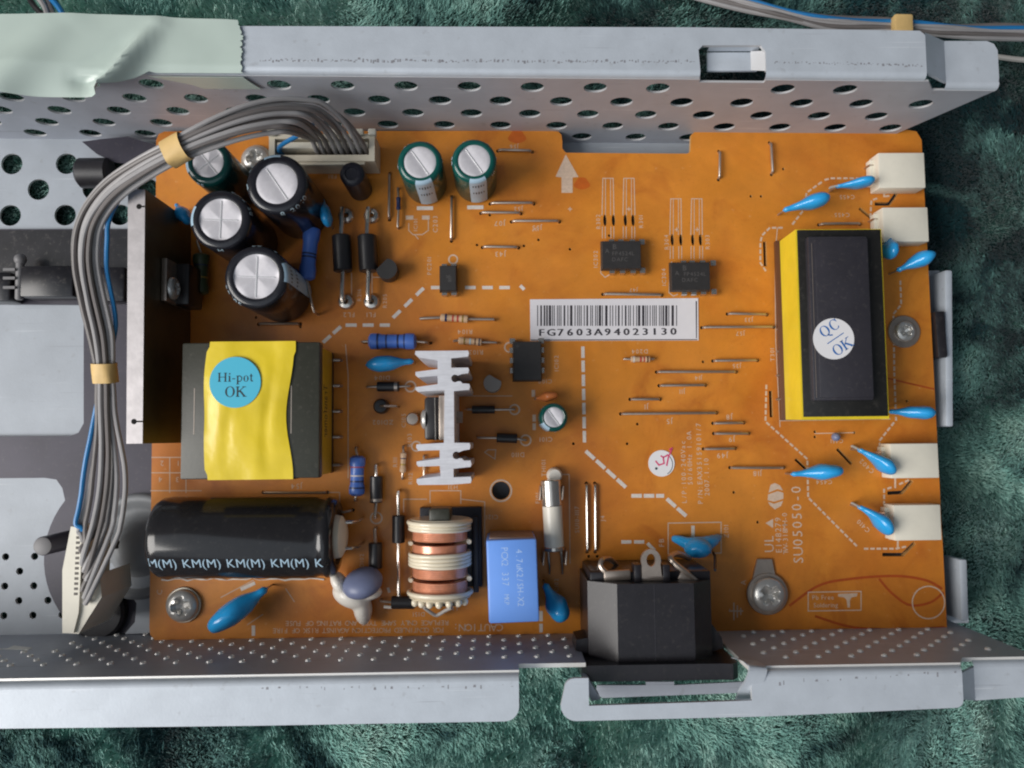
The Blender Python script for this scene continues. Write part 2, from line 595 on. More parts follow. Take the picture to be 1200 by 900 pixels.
def scratched(name, k):
    m = MATS[name]; nt = m.node_tree; b = nt.nodes['Principled BSDF']
    tc = nt.nodes.new('ShaderNodeTexCoord')
    src = b.inputs['Base Color'].links[0].from_socket
    for ang, sc, colr in ((.35, (40, 2200, 900), (120, 122, 128)), (-.9, (30, 1500, 700), (238, 240, 244))):
        mp = nt.nodes.new('ShaderNodeMapping'); mp.inputs['Rotation'].default_value = (0, 0, ang); mp.inputs['Scale'].default_value = sc
        nt.links.new(tc.outputs['Object'], mp.inputs[0])
        n = nt.nodes.new('ShaderNodeTexNoise'); n.inputs['Scale'].default_value = 1.0; n.inputs['Detail'].default_value = 2; nt.links.new(mp.outputs[0], n.inputs['Vector'])
        r = nt.nodes.new('ShaderNodeMapRange'); r.inputs[1].default_value = .68; r.inputs[2].default_value = .76; r.inputs[4].default_value = k; r.clamp = True
        nt.links.new(n.outputs['Fac'], r.inputs[0])
        mx = nt.nodes.new('ShaderNodeMix'); mx.data_type = 'RGBA'; nt.links.new(r.outputs[0], mx.inputs[0]); nt.links.new(src, mx.inputs[6]); mx.inputs[7].default_value = lin(colr); src = mx.outputs[2]
    n = nt.nodes.new('ShaderNodeTexNoise'); n.inputs['Scale'].default_value = 420; n.inputs['Detail'].default_value = 5; nt.links.new(tc.outputs['Object'], n.inputs['Vector'])
    r = nt.nodes.new('ShaderNodeMapRange'); r.inputs[1].default_value = .64; r.inputs[2].default_value = .74; r.inputs[4].default_value = k * .7; r.clamp = True; nt.links.new(n.outputs['Fac'], r.inputs[0])
    mx = nt.nodes.new('ShaderNodeMix'); mx.data_type = 'RGBA'; nt.links.new(r.outputs[0], mx.inputs[0]); nt.links.new(src, mx.inputs[6]); mx.inputs[7].default_value = lin((132, 130, 128)); src = mx.outputs[2]
    nt.links.new(src, b.inputs['Base Color'])
scratched('chassis_zinc', .35); scratched('chassis_inner', .35); scratched('chassis_panel_shaded', .4)

# ================================================================== SETTING: carpet
ZB = -8.0                                   # top face of the chassis base sheet
ZF = 32.0                                   # top face of the chassis rims
ZC = -ZO

def build_carpet():
    nx, ny = 90, 70
    X = np.concatenate([np.linspace(-1500, -300, 12), np.linspace(-270, 250, 66), np.linspace(290, 1500, 12)]); Y = np.concatenate([np.linspace(-1500, -240, 10), np.linspace(-220, 220, 50), np.linspace(250, 1500, 10)])
    gx, gy = np.meshgrid(X, Y)
    gz = ZC - 0.6 + 1.2 * (vnoise(gx / 26, gy / 26, 3) - 0.5)
    v = np.stack([gx.ravel(), gy.ravel(), gz.ravel()], 1)
    f = [(j * nx + i, j * nx + i + 1, (j + 1) * nx + i + 1, (j + 1) * nx + i) for j in range(ny - 1) for i in range(nx - 1)]
    b = MB(); b.add(v, f)
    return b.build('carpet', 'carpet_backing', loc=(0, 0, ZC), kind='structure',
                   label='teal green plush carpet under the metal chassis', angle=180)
carpet = build_carpet()

def build_pile():
    rng = np.random.default_rng(5)
    N = 860000
    x = rng.uniform(-205, 195, N); y = rng.uniform(-145, 140, N)
    under = (x > -176) & (x < 96) & (y > -64) & (y < 58)
    thin = under & ((x > -100) | (y < 10))
    keep = ~thin
    x = x[keep]; y = y[keep]; N = len(x)
    # lie of the pile: smooth swirling field
    ang = 2 * PI * vnoise(x / 22, y / 22, 1) * 1.3 + 0.9 * (vnoise(x / 6, y / 6, 9) - 0.5)
    lean = 0.25 + 0.75 * vnoise(x / 14, y / 14, 2)
    tuft = vnoise(x / 2.3, y / 2.3, 5)
    ln = (1.4 + 1.5 * vnoise(x / 10, y / 10, 4) + 1.1 * tuft + rng.uniform(-.6, .6, N))
    inside = (x > -176) & (x < 112) & (y > -66) & (y < 62)
    ln = np.where(inside, np.minimum(ln, 3.0), ln)
    ang = ang + rng.normal(0, 0.65, N) + 1.6 * (tuft - .5)
    side = np.clip((x + 30) / 110, -1, 1) + .9 * (vnoise(x / 30, y / 30, 6) - .5)
    dx = np.cos(ang) * lean - side * .45; dy = np.sin(ang) * lean
    w = rng.uniform(0.07, 0.15, N)
    px, py = -np.sin(ang + rng.normal(0, .5, N)), np.cos(ang + rng.normal(0, .5, N))
    z0 = ZC - 0.8
    lv = []
    for t, k, wd in ((0.0, 0.0, 1.0), (0.55, 0.38, 0.95), (1.0, 1.0, 0.55)):
        cz = z0 + ln * (t - 0.18 * k * lean)
        cx = x + dx * ln * k * 0.75; cy = y + dy * ln * k * 0.75
        lv.append(np.stack([cx - px * w * wd, cy - py * w * wd, cz], 1))
        lv.append(np.stack([cx + px * w * wd, cy + py * w * wd, cz], 1))
    V = np.stack(lv, 1).reshape(-1, 3)
    V[:, 2] -= ZC
    V *= MM
    base = (np.arange(N) * 6)[:, None]
    F = np.concatenate([base + np.array([0, 1, 3, 2]), base + np.array([2, 3, 5, 4])], 0).astype(np.int32)
    me = bpy.data.meshes.new('carpet_pile')
    me.vertices.add(len(V)); me.vertices.foreach_set('co', V.ravel())
    me.loops.add(F.size); me.loops.foreach_set('vertex_index', F.ravel())
    me.polygons.add(len(F)); me.polygons.foreach_set('loop_start', np.arange(0, F.size, 4, dtype=np.int32))
    me.polygons.foreach_set('use_smooth', np.ones(len(F), bool))
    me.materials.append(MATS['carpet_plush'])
    me.update(calc_edges=True)
    o = bpy.data.objects.new('carpet_pile', me)
    COL.objects.link(o)
    place(o, (0, 0, ZC), None)
    tag(o, 'soft mottled teal pile of the carpet', None, None, 'stuff')
build_pile()

# ================================================================== CHASSIS
chassis = empty('metal_chassis', (0, 0, ZB), label='grey perforated metal chassis tray with raised rims around the board',
                cat='chassis')
WA, WB = Vector(P(-40, 82.5, 31)), Vector(P(1085, 92, 31))       # upper wall line
VA, VB = Vector(P(-40, 802, 31)), Vector(P(1128, 782, 31))       # lower wall line
def on(A, B, x):
    return A.y + (B.y - A.y) * (x - A.x) / (B.x - A.x)
XL = -178.0

def wall_map(A, B, sgn):
    d = (B - A).normalized()
    n = Vector((-d.y, d.x)) * sgn                                # outwards
    def mp(u, v, w):
        q = A + d * u - n * w
        return (q.x, q.y, v)
    return mp, d, n

# base sheet with vent holes on its left
tab_x0 = P(1088, 450, ZB)[0]
xr_top = P(1074, 160, ZB)[0]
base_outline = [(XL, on(VA, VB, XL)), (P(1136, 745, ZB)[0], on(VA, VB, P(1136, 745, ZB)[0])),
                P(1131, 655, ZB), P(1094, 655, ZB), P(1088, 500, ZB), P(1112, 500, ZB), P(1101, 317, ZB), P(1076, 317, ZB),
                (xr_top, on(WA, WB, xr_top)), (XL, on(WA, WB, XL))]
holes = []
hx, hy = P(45, 222, ZB)
for i in range(-3, 5):
    for j in range(-1, 2):
        x = hx + i * 7.25; y = hy + j * 7.0
        if (i + j) % 2 == 0 and not (i == 4 and j == 1):
            holes.append(circ(x, y, 2.85, 20))
holes.append(circ(*P(136, 638, ZB), 1.2, 12))
sx, sy = P(40.5, 652, ZB)
for i in range(-7, 3):
    for j in range(-4, 1):
        if (i + j) % 2 == 0:
            x = sx + i * 3.72; y = sy + j * 3.75
            if (i, j) in ((1, -1), (2, 0), (2, -2)): continue
            holes.append(circ(x, y, 0.95, 10))
for i in range(6):
    for j in range(2):                        # vent holes that show beside the board notch
        q = P(668 + 30 * i + 15 * j, 176, ZB)
b = MB(); b.prism(base_outline, holes, ZB - 0.8, ZB, 0, 1)
base = b.build('base_plate', ['chassis_panel_shaded', 'cut_metal'], chassis, (0, 0, ZB))

TH = 0.9
TW = 0.5
def upper_wall():
    mp, d, n = wall_map(WA, WB, 1)
    L0 = (XL - WA.x) / d.x
    L1 = (P(1169, 103, 27.0)[0] - WA.x) / d.x
    U_step = (P(1089, 92, 31)[0] - WA.x) / d.x
    top, low = ZF - 1.4, ZF - 5.9
    sx0 = (P(821, 90, 31)[0] - WA.x) / d.x; sx1 = (P(898, 90, 31)[0] - WA.x) / d.x
    outline = [(L0, ZB - .4), (L1 - 13, ZB - .4), (L1, low), (U_step + 3.4, low), (U_step, top), (sx1, top), (sx1, top - 1.4), (sx0, top - 1.4), (sx0, top), (L0, top)]
    u0 = (P(327, 102, 26)[0] - WA.x) / d.x
    hs = []
    for r, z in enumerate((26.0, 18.4, 11.0, 3.6, -3.8)):
        for i in range(-14, 15):
            u = u0 + (i + 0.5 * (r % 2)) * 14.4
            px_ok = L0 + 4 < u < L1 - 4 - (26 - z) * .33
            if not px_ok: continue
            if r == 0 and sx0 - 3 < u < sx1 + 3: continue
            if r == 0 and u > U_step - 4: continue
            hs.append([(u + 2.7 * math.cos(2 * PI * k / 20), z + 2.55 * math.sin(2 * PI * k / 20)) for k in range(20)])
    b = MB(); b.prism(outline, hs, 0, TW, 0, 1, mp)
    b.build('side_wall', ['chassis_inner', 'cut_metal'], chassis, (0, WA.y, ZB))
    # rim: bend + flat flange with a slot and a joggled end
    O = [P(-60, 18, ZF), P(280, 30.5, ZF), P(820, 32, ZF), P(1078, 36, ZF)]
    O[0] = (XL, O[0][1])
    xs0 = P(821, 90, ZF)[0]; xs1 = P(898, 90, ZF)[0]
    def ln(x): return on(WA, WB, x)
    xe = P(1085, 60, ZF)[0]
    yslot = P(860, 53, ZF)[1]
    outline = [(XL, ln(XL) + 1.0), (xs0, ln(xs0) + 1.0), (xs0 - .3, yslot - 1), (xs0 + .7, yslot), (xs1 - 1, yslot), (xs1, yslot - 1.5), (xs1, ln(xs1) + 1.0),
               (xe, ln(xe) + 1.0), (xe, P(1085, 41, ZF)[1]), O[3], O[2], O[1], O[0]]
    b = MB(); b.prism(outline, [], ZF - TH, ZF, 0, 1)
    # bend
    def bend(x0, x1, yo, zt, rad=1.4, A=WA, B=WB, sg=1):
        vs = []; n = 5
        for x in (x0, x1):
            for k in range(n + 1):
                a = PI / 2 * k / n
                vs.append((x, on(A, B, x) + sg * (rad - rad * math.cos(a) - .4), zt - rad + rad * math.sin(a)))
        fs = [(k, k + 1, n + 2 + k, n + 1 + k) for k in range(n)]
        b.add(vs, fs, 0)
    bend(XL, xs0, 0, ZF + .002); bend(xs1, xe, 0, ZF + .002)
    # joggle ramp and lower end
    zl = ZF - 4.6
    xj = P(1107, 60, zl)[0]; xk = P(1170, 75, zl)[0]
    yo0 = P(1085, 38, ZF)[1]; yo1 = P(1107, 48, zl)[1]; yo2 = P(1160, 48, zl)[1]
    b.add([(xe, ln(xe) + .9, ZF), (xj, ln(xj) + .9, zl), (xj, yo1, zl), (xe, yo0, ZF),
           (xe, ln(xe) + .9, ZF - TH), (xj, ln(xj) + .9, zl - TH), (xj, yo1, zl - TH), (xe, yo0, ZF - TH)],
          [(0, 1, 2, 3), (7, 6, 5, 4), (0, 4, 5, 1), (2, 6, 7, 3)], 0)
    b.prism([(xj, ln(xj) + .9), (xk - .2, ln(xk) + .9), (xk, ln(xk) + 2), (xk, yo2 - 2.2), (xk - .8, yo2 - .7), (xk - 2.4, yo2), (xj, yo1)], [], zl - TH, zl, 0, 1)
    bend(xj, xk, 0, zl + .002)
    # pressed tongue inside the slot
    x0, y0 = P(828, 61, ZF - 3.2); x1, y1 = P(888, 83, ZF - 3.2)
    b.box(((x0 + x1) / 2, (y0 + y1) / 2 - .1, ZF - 3.4), (x1 - x0, y0 - y1, 1.0), 0, bev=.3)
    b.add([(xs1 - 2.4, y1, ZF - 2.9), (xs1 - 2.4, y0, ZF - 2.9), (xs1 + .1, yslot - 1, ZF - .5), (xs1 + .1, ln(xs1) + 1.2, ZF - .5)], [(0, 3, 2, 1)], 1)
    b.add([(x0, y0, ZF - 2.9), (x1, y0, ZF - 2.9), (x1, yslot + .1, ZF - .6), (x0, yslot + .1, ZF - .6)], [(0, 1, 2, 3)], 0)
    rim = b.build('rim_flange', ['chassis_zinc', 'cut_metal'], chassis, (0, O[1][1], ZF))
    return rim
rim_up = upper_wall()

def lower_wall():
    mp, d, n = wall_map(VA, VB, -1)
    def U(px, py, z): return (P(px, py, z)[0] - VA.x) / d.x
    L0 = (XL - VA.x) / d.x; L1 = U(1212, 772, 26)
    Us = U(1130, 781, ZF)
    top, low = ZF - 1.4, ZF - 5.0
    n0, n1 = U(608, 790, 28), U(650, 790, 28)            # notch beside the inlet
    i0, i1 = U(686, 790, 25), U(868, 790, 25)            # inlet window
    zi = 1.0
    outline = [(L0, ZB - .4), (L1, ZB - .4), (L1, low), (Us + 2.5, low), (Us, top), (i1, top), (i1, zi), (i0, zi), (i0, top - 4.6), (n0, top - 4.6), (n0, top), (L0, top)]
    hs = []; cs = []
    u0 = U(334, 750, -1)
    for r in range(9):
        z = -5.4 + 3.75 * r
        for i in range(-30, 32):
            u = u0 + (i + 0.5 * (r % 2)) * 7.3
            if not (L0 + 3 < u < L1 - 6): continue
            if i0 - 2.2 < u < i1 + 4.5 and z > zi - 3: continue
            if n0 - 2 < u < i0 and z > top - 7: continue
            pxx = u + VA.x
            if z > 22 + 0.02 * u and r > 7: continue
            if pxx < -118 and r < 4: continue
            if u > Us - 4 and z > low - 3: continue
            hs.append([(u + 0.44 * math.cos(2 * PI * k / 8), z + 0.5 * math.sin(2 * PI * k / 8)) for k in range(8)])
            cs.append((u, z))
    b = MB(); b.prism(outline, hs, 0, TH, 0, 1, mp)
    # bright collars added round the holes, standing in for light shining through
    for u, z in cs:
        vs = []; m8 = 8
        for r_, w_ in ((.42, TH - .05), (.5, TH + .42), (.62, TH + .36), (.74, TH - .02)):
            vs += [mp(u + r_ * math.cos(2 * PI * k / m8), z + r_ * math.sin(2 * PI * k / m8), w_) for k in range(m8)]
        b.add(vs, [(j * m8 + k, j * m8 + (k + 1) % m8, (j + 1) * m8 + (k + 1) % m8, (j + 1) * m8 + k) for j in range(3) for k in range(m8)], 1)
    b.build('side_wall', ['chassis_inner', 'hole_rim_lit'], chassis, (0, VA.y, ZB))
    def ln(x): return on(VA, VB, x)
    b = MB()
    def bend(x0, x1, zt, rad=1.4):
        vs = []; nn = 5
        for x in (x0, x1):
            for k in range(nn + 1):
                a = PI / 2 * k / nn
                vs.append((x, ln(x) - (rad - rad * math.cos(a) - .4), zt - rad + rad * math.sin(a)))
        b.add(vs, [(nn + 1 + k, nn + 2 + k, k + 1, k) for k in range(nn)], 0)
    def arc(cx, cy, r, a0, a1, k=5):
        return [(cx + r * math.cos(math.radians(a0 + (a1 - a0) * i / k)), cy + r * math.sin(math.radians(a0 + (a1 - a0) * i / k))) for i in range(k + 1)]
    # left piece
    xe = P(608, 800, ZF)[0]
    ya = P(-60, 853, ZF)[1]; yb = P(300, 850.5, ZF)[1]; yc = P(590, 845.5, ZF)[1]
    o = [(XL, ln(XL) - 1), (XL, ya), (P(300, 850, ZF)[0], yb)] + arc(xe - 3, yc + 3, 3, 270, 360) + [(xe, ln(xe) - 1)]
    b.prism(o, [], ZF - TH, ZF, 0, 1)
    bend(XL, xe, ZF + .002)
    # right piece round the inlet window
    xa = P(657, 820, ZF)[0]; xw0 = P(690, 812, ZF)[0]; xw1 = P(881, 812, ZF)[0]; xz = P(1128, 800, ZF)[0]
    yw = P(760, 826, ZF)[1]
    y0 = P(680, 845, ZF)[1]; y1 = P(900, 839.5, ZF)[1]; y2 = P(1120, 829.5, ZF)[1]
    o = arc(xa + 3, ln(xa) - 2.8, 2.2, 90, 180) + arc(xa + 3.2, y0 + 3.2, 3.2, 180, 270) + [(P(900, 839, ZF)[0], y1)] + arc(xz - 1.6, y2 + 1.6, 1.6, 270, 360) + \
        [(xz, ln(xz) - 1), (xw1, ln(xw1) - 1), (xw1, P(880, 821, ZF)[1]), (xw0, yw), (xw0, ln(xw0) - .6)]
    b.prism(o, [], ZF - TH, ZF, 0, 1)
    bend(xw1 + 3, xz, ZF + .002)
    # lowered end
    zl = ZF - 4.0
    xj = P(1142, 800, zl)[0]; xk = P(1215, 800, zl)[0]
    yj = P(1142, 821, zl)[1]; yk = P(1215, 816, zl)[1]
    b.add([(xz, ln(xz) - .9, ZF), (xj, ln(xj) - .9, zl), (xj, yj, zl), (xz, y2 + 1.6, ZF), (xz, ln(xz) - .9, ZF - TH), (xj, ln(xj) - .9, zl - TH), (xj, yj, zl - TH), (xz, y2 + 1.6, ZF - TH)],
          [(3, 2, 1, 0), (4, 5, 6, 7), (1, 5, 4, 0), (3, 7, 6, 2)], 0)
    b.prism([(xj, ln(xj) - .9), (xj, yj), (xk, yk), (xk, ln(xk) - .9)], [], zl - TH, zl, 0, 1)
    bend(xj, xk, zl + .002)
    b.build('rim_flange', ['chassis_zinc', 'cut_metal'], chassis, (0, yb, ZF))
    # curled ear right of the inlet, thin strip in the window, lip left of it
    e = MB()
    c = spline([P3(868, 773, 25), P3(880, 776, 30), P3(889, 783, 32.5), P3(886, 797, 32.6), P3(878, 810, 31), P3(873, 822, 27)], 5)
    vs = []
    for i, q in enumerate(c):
        vs += [(q.x - 1.9, q.y + .3, q.z), (q.x + 1.9, q.y - .2, q.z - .4), (q.x + 1.9, q.y - .2, q.z - 1.2), (q.x - 1.9, q.y + .3, q.z - .9)]
    fs = []
    for i in range(len(c) - 1):
        for k in range(4):
            fs.append((i * 4 + (k + 1) % 4, i * 4 + k, i * 4 + 4 + k, i * 4 + 4 + (k + 1) % 4))
    fs += [(0, 1, 2, 3), tuple(len(vs) - 4 + k for k in (3, 2, 1, 0))]
    e.add(vs, fs, 0)
    e.build('curled_ear', 'chassis_zinc', chassis, P3(878, 795, 28), angle=50)
    s = MB()
    s.prism([P(700, 803, 21), P(757, 803, 21), P(757, 799, 21), P(790, 799, 21), P(790, 803, 21), P(872, 799, 21), P(866, 812, 21), P(706, 818, 21), P(698, 813, 21)], [], 20.4, 21, 0, 0)
    s.build('window_strip', 'chassis_inner', chassis, P3(780, 808, 20.5))
    l = MB()
    l.prism([P(684, 797, 29), P(690, 797, 29), P(702, 814, 26), P(692, 820, 28)], [], 24, 29, 0, 0)
    l.build('window_lip', 'chassis_inner', chassis, P3(690, 805, 26))
lower_wall()

# turned-up lips on the right-hand edge of the base
for k, (xa, ya, xb, yb) in enumerate(((1105, 317, 1115, 500), (1122, 655, 1133, 727))):
    p, q = Vector(P(xa + 5, ya, -1)), Vector(P(xb - 4, yb, -1))
    c = (p + q) / 2
    d = q - p
    m = MB()
    m.box((c.x, c.y, -4.3), (2.0, d.length, 8.2), 0, rz=math.atan2(d.y, d.x) + PI / 2, bev=.5)
    m.build('edge_lip', 'chassis_zinc', chassis, (c.x, c.y, ZB))
c = P3(1099, 393, -1)
m = MB(); m.box((c.x - .3, c.y, -3.2), (2.6, 12.0, 9), 0, rz=.03, bev=.4)
m.build('edge_clip', 'black_plastic', chassis, (c.x, c.y, ZB))

# rows of scuffs along the two rims
def scuffs(seg, n, name, par, ang=0):
    b = MB()
    for px0, px1, py0, py1, mlen in seg:
        k = int(n * (px1 - px0) / 100)
        for i in range(k):
            t = (i + random.random()) / k
            x, y = P(px0 + (px1 - px0) * t, py0 + (py1 - py0) * t + random.gauss(0, .8), ZF)
            w = random.uniform(.05, .34); h = random.uniform(.08, .42) * mlen * random.choice((.4, .7, 1))
            z = ZF + .02 + .0006 * (i % 9)
            b.add([(x - w, y - h, z), (x + w, y - h, z), (x + w * .8, y + h, z), (x - w * .7, y + h, z)], [(0, 1, 2, 3)])
    b.build(name, 'scuff', par, (0, b.v[0][1], ZF), kind='stuff')
scuffs([(304, 560, 70.5, 71.5, 1), (560, 815, 71.5, 72.5, 1), (907, 1082, 73, 76.5, .8)], 34, 'scuff_marks', chassis)
scuffs([(300, 560, 807, 804, 1.1), (560, 606, 804, 803, 1.3), (905, 1122, 800, 788, 1.1)], 8, 'scuff_marks', chassis)
m = MB()
mp, d, n = wall_map(VA, VB, -1)
q0 = (P(-30, 757, 6)[0] - VA.x); q1 = (P(37, 757, 6)[0] - VA.x); qm = (P(8, 757, 6)[0] - VA.x)
m.prism([(q0, 6), (qm, 6), (qm, 3.2), (q1, 5.6), (q1, 7.4), (qm - 1, 6.3), (qm - 1, 9), (q0, 9)], [], TH + .02, TH + .08, 0, 0, mp)
m.build('scratch_mark', 'scratch', chassis, P3(5, 757, 6))

# dark plate and bits on the left of the base
def bracket():
    z = ZB + 1.0
    hubc = Vector(P(160, 652, z)); R = 105 / 4.43
    arc = []
    for a in range(232, 139, -6):
        arc.append((hubc.x + R * math.cos(math.radians(a)), hubc.y + R * math.sin(math.radians(a))))
    arc.reverse()
    def fil(px, py, sx, sy, r=14):
        pts = []
        for i in range(6):
            t = PI / 2 * i / 5
            pts.append((px + sx * r * (1 - math.sin(t)), py + sy * r * (1 - math.cos(t))))
        return [P(a, b, z) for a, b in pts]
    yb = on(VA, VB, hubc.x) + 1.2
    o = [(XL + 1, P(0, 268, z)[1]), P(190, 268, z), P(190, 745, z)]
    o[2] = (o[2][0], yb)
    o += [(arc[-1][0], yb)] + list(reversed(arc))
    o += [P(73, 572, z), P(66, 562, z), P(52, 560, z), (XL + 1, P(0, 560, z)[1]), (XL + 1, P(0, 510, z)[1])]
    o += [P(82, 511, z), P(92, 507, z), P(98, 496, z), P(98, 357, z), (XL + 1, P(0, 354, z)[1])]
    b = MB(); b.prism(o, [], ZB, z, 0, 0)
    r = b.build('stand_bracket', 'bracket_dark', chassis, (hubc.x, hubc.y, ZB))
    # glossy dark strip across the top part
    b = MB()
    b.prism([(XL + 1, P(0, 270, z)[1]), P(186, 270, z), P(186, 348, z), (XL + 1, P(0, 350, z)[1])], [], z, z + .5, 0, 0)
    b.build('bracket_arm', 'bracket_black', chassis, P3(60, 310, z))
    b = MB()
    b.box(P3(62, 332, z + 3), (13.5, 8.0, 6), 0, bev=.5)
    b.build('bracket_block', 'bracket_black', chassis, P3(62, 332, z))
    b = MB()
    b.box(P3(6, 338, z + 3), (6, 7.4, 6), 0, bev=.5)
    b.build('bracket_block', 'bracket_black', chassis, P3(6, 338, z))
    b = MB()
    b.box(P3(134, 335, z + 2), (7.5, 9.0, 5), 0, bev=.5)
    b.build('bracket_block', 'bracket_black', chassis, P3(134, 335, z))
    b = MB()
    b.lathe([(0, 0), (1.0, 0), (1.0, 11), (.8, 11.4), (0, 11.5)], 12, 0, T(*P(24, 300, z + 5), z + 5, rx=PI / 2))
    b.ell(P3(24, 304, z + 5), (1.5, 1.5, 1.5), 0)
    for y in (316, 326, 337): b.box(P3(11, y, z + 6.3), (3.0, .7, .5), 0)
    b.build('hinge_pin', 'post_grey', chassis, P3(24, 325, z))
    # grey domed hub right of the harness
    b = MB()
    prof = [(0, 3.0), (4, 2.9), (5.6, 2.4), (7.4, .9), (9.0, .2), (10.2, .3), (11.4, 1.3), (12.6, 1.6), (13.4, 1.2), (13.8, -.6)]
    b.lathe(prof, 40, 0, T(*P(164, 640, z), z + .2))
    b.build('stand_hub', 'hub_grey', chassis, P3(152, 640, z), angle=60)
    b = MB()
    b.prism([P(116, 660, z), P(178, 656, z), P(178, 741, z), P(148, 742, z), P(160, 728, z), P(162, 706, z), P(152, 692, z), P(124, 682, z)], [], z, z + .9, 0, 0)
    b.build('hub_skirt', 'chassis_panel_shaded', chassis, P3(150, 690, z))
    b = MB()
    b.lathe([(0, .5), (1.15, .5), (1.15, 0)], 14, 0, T(*P(136, 638, z + 3), z + 2.6))
    b.build('hub_hole', 'hole_dark', chassis, P3(136, 638, z + 3))
    b = MB()
    b.lathe([(0, 2.2), (6.2, 2.1), (6.9, 1.5), (7.1, 0)], 32, 0, T(*P(118, 716, z), z + .2))
    b.build('rubber_foot', 'black_plastic', chassis, P3(118, 716, z))
    # standoff post
    b = MB(); q = P(50, 640, 7)
    b.lathe([(0, 15.2), (1.9, 15.2), (2.3, 14.8), (2.4, 0)], 20, 0, T(q[0], q[1], ZB), )
    st = b.build('standoff_post', 'bracket_dark', chassis, (q[0], q[1], ZB))
    b = MB(); b.lathe([(0, .25), (1.7, .2), (2.15, 0)], 20, 0, T(q[0], q[1], ZB + 15.15))
    b.build('post_cap', 'post_grey', st, (q[0], q[1], ZB + 15))
    # black clamp and dark folded plate near the top wall
    b = MB(); q = P3(112, 203, -3)
    b.lathe([(0, -4.3), (3.1, -4.3), (3.9, -3.6), (3.9, 3.6), (3.1, 4.3), (0, 4.3)], 22, 0, T(q.x, q.y, q.z, ry=PI / 2))
    b.box((q.x, q.y, q.z - 3), (7, 5, 4), 0)
    b.build('cable_clamp', 'black_plastic', chassis, (q.x, q.y, ZB))
    b = MB()
    b.prism([P(96, 166, -2), P(118, 163, -2), P(150, 160, -2), P(190, 172, -2), P(188, 196, -2), P(134, 190, -2), P(113, 180, -2)], [], -2.8, -2, 0, 0)
    b.build('bracket_ear', 'bracket_dark', chassis, P3(140, 178, -3))
bracket()

# ================================================================== ADHESIVE TAPE over the left end of the upper rim
def tape():
    nu, nv = 74, 34
    vs = []
    xl, xr = XL + 6, P(283, 60, ZF)[0]
    for j in range(nv):
        t = j / (nv - 1)
        for i in range(nu):
            s = i / (nu - 1)
            x = xl + (xr - xl) * s
            if i == nu - 1: x += 0.9 * (random.random() - .3) - 2.2 * max(0, .2 - t) * 5 * .6
            px = 584 + (x + 12.5) * 5.44
            yt = P(px, 17.0 + max(0, (px - 120)) * .045, ZF + .4)[1]
            # lower edge: hangs out over the tray on the left, tucked to the bend on the right
            if px < 128: yl = P(px, 114, ZF - 1)[1]; hang = 1.0
            elif px < 176: k = (px - 128) / 48; yl = P(px, 114 - 29 * k, ZF - 1)[1]; hang = 1 - k
            else: yl = P(px, 86, ZF)[1]; hang = 0.0
            y = yt + (yl - yt) * t
            yfold = on(WA, WB, x) + 1.0
            z = ZF + .55
            if y < yfold:
                z -= (yfold - y) * .22
            # creases
            def ridge(cx0, cy0, cx1, cy1, w, h):
                a = Vector(P(cx0, cy0, ZF)); bb = Vector(P(cx1, cy1, ZF)); d = bb - a
                u = (Vector((x, y)) - a).dot(d) / d.length_squared
                q = a + d * max(0, min(1, u))
                ds = (Vector((x, y)) - q).length
                return h * math.exp(-(ds / w) ** 2) * max(.15, min(1, u + .1))
            z += ridge(186, 30, 128, 113, 2.0, 5.6) + ridge(104, 92, 128, 113, 2.2, 1.6)
            z += ridge(82, 24, -8, 113, 4.5, 3.4) + ridge(178, 84, 150, 104, 1.3, 1.2) + ridge(166, 40, 96, 92, 2.2, -1.6)
            z += .5 * (float(vnoise(x / 9, y / 7, 4)) - .5) * (1 - .5 * t)
            if y >= yfold - .5: z = max(z, ZF + .12)
            elif y > yfold - 3: z = max(z, ZF + .25 - (yfold - .5 - y) * .3)
            vs.append((x, y, z))
    fs = [(j * nu + i + 1, j * nu + i, (j + 1) * nu + i, (j + 1) * nu + i + 1) for j in range(nv - 1) for i in range(nu - 1)]
    b = MB(); b.add(vs, fs)
    # second skin 0.08 mm below gives it thickness
    b.add([(q[0], q[1], q[2] - .08) for q in vs], [tuple(reversed(f)) for f in fs])
    o = b.build('adhesive_tape', 'tape_green', loc=(P(140, 60, ZF)[0], P(140, 60, ZF)[1], ZF), angle=60,
                label='wide pale green adhesive tape with creases, stuck over left end of upper metal rim', cat='tape')
    d = MB()
    # flat tail of the tape going down the wall
    mp, dd, n = wall_map(WA, WB, 1)
    u0 = P(176, 90, 30)[0] - WA.x; u1 = P(290, 90, 30)[0] - WA.x
    pts = [(u0, 31), (u0 + 8, 27), (u0 + 10, 25), (u1 + 1.6, 25), (u1 + .6, 27.4), (u1, 29.0), (u1 - .6, 31)]
    d.prism(pts, [], TH + .05, TH + .15, 0, 0, mp)
    d.build('tape_tail', 'tape_green', o, P3(230, 92, 28))
tape()

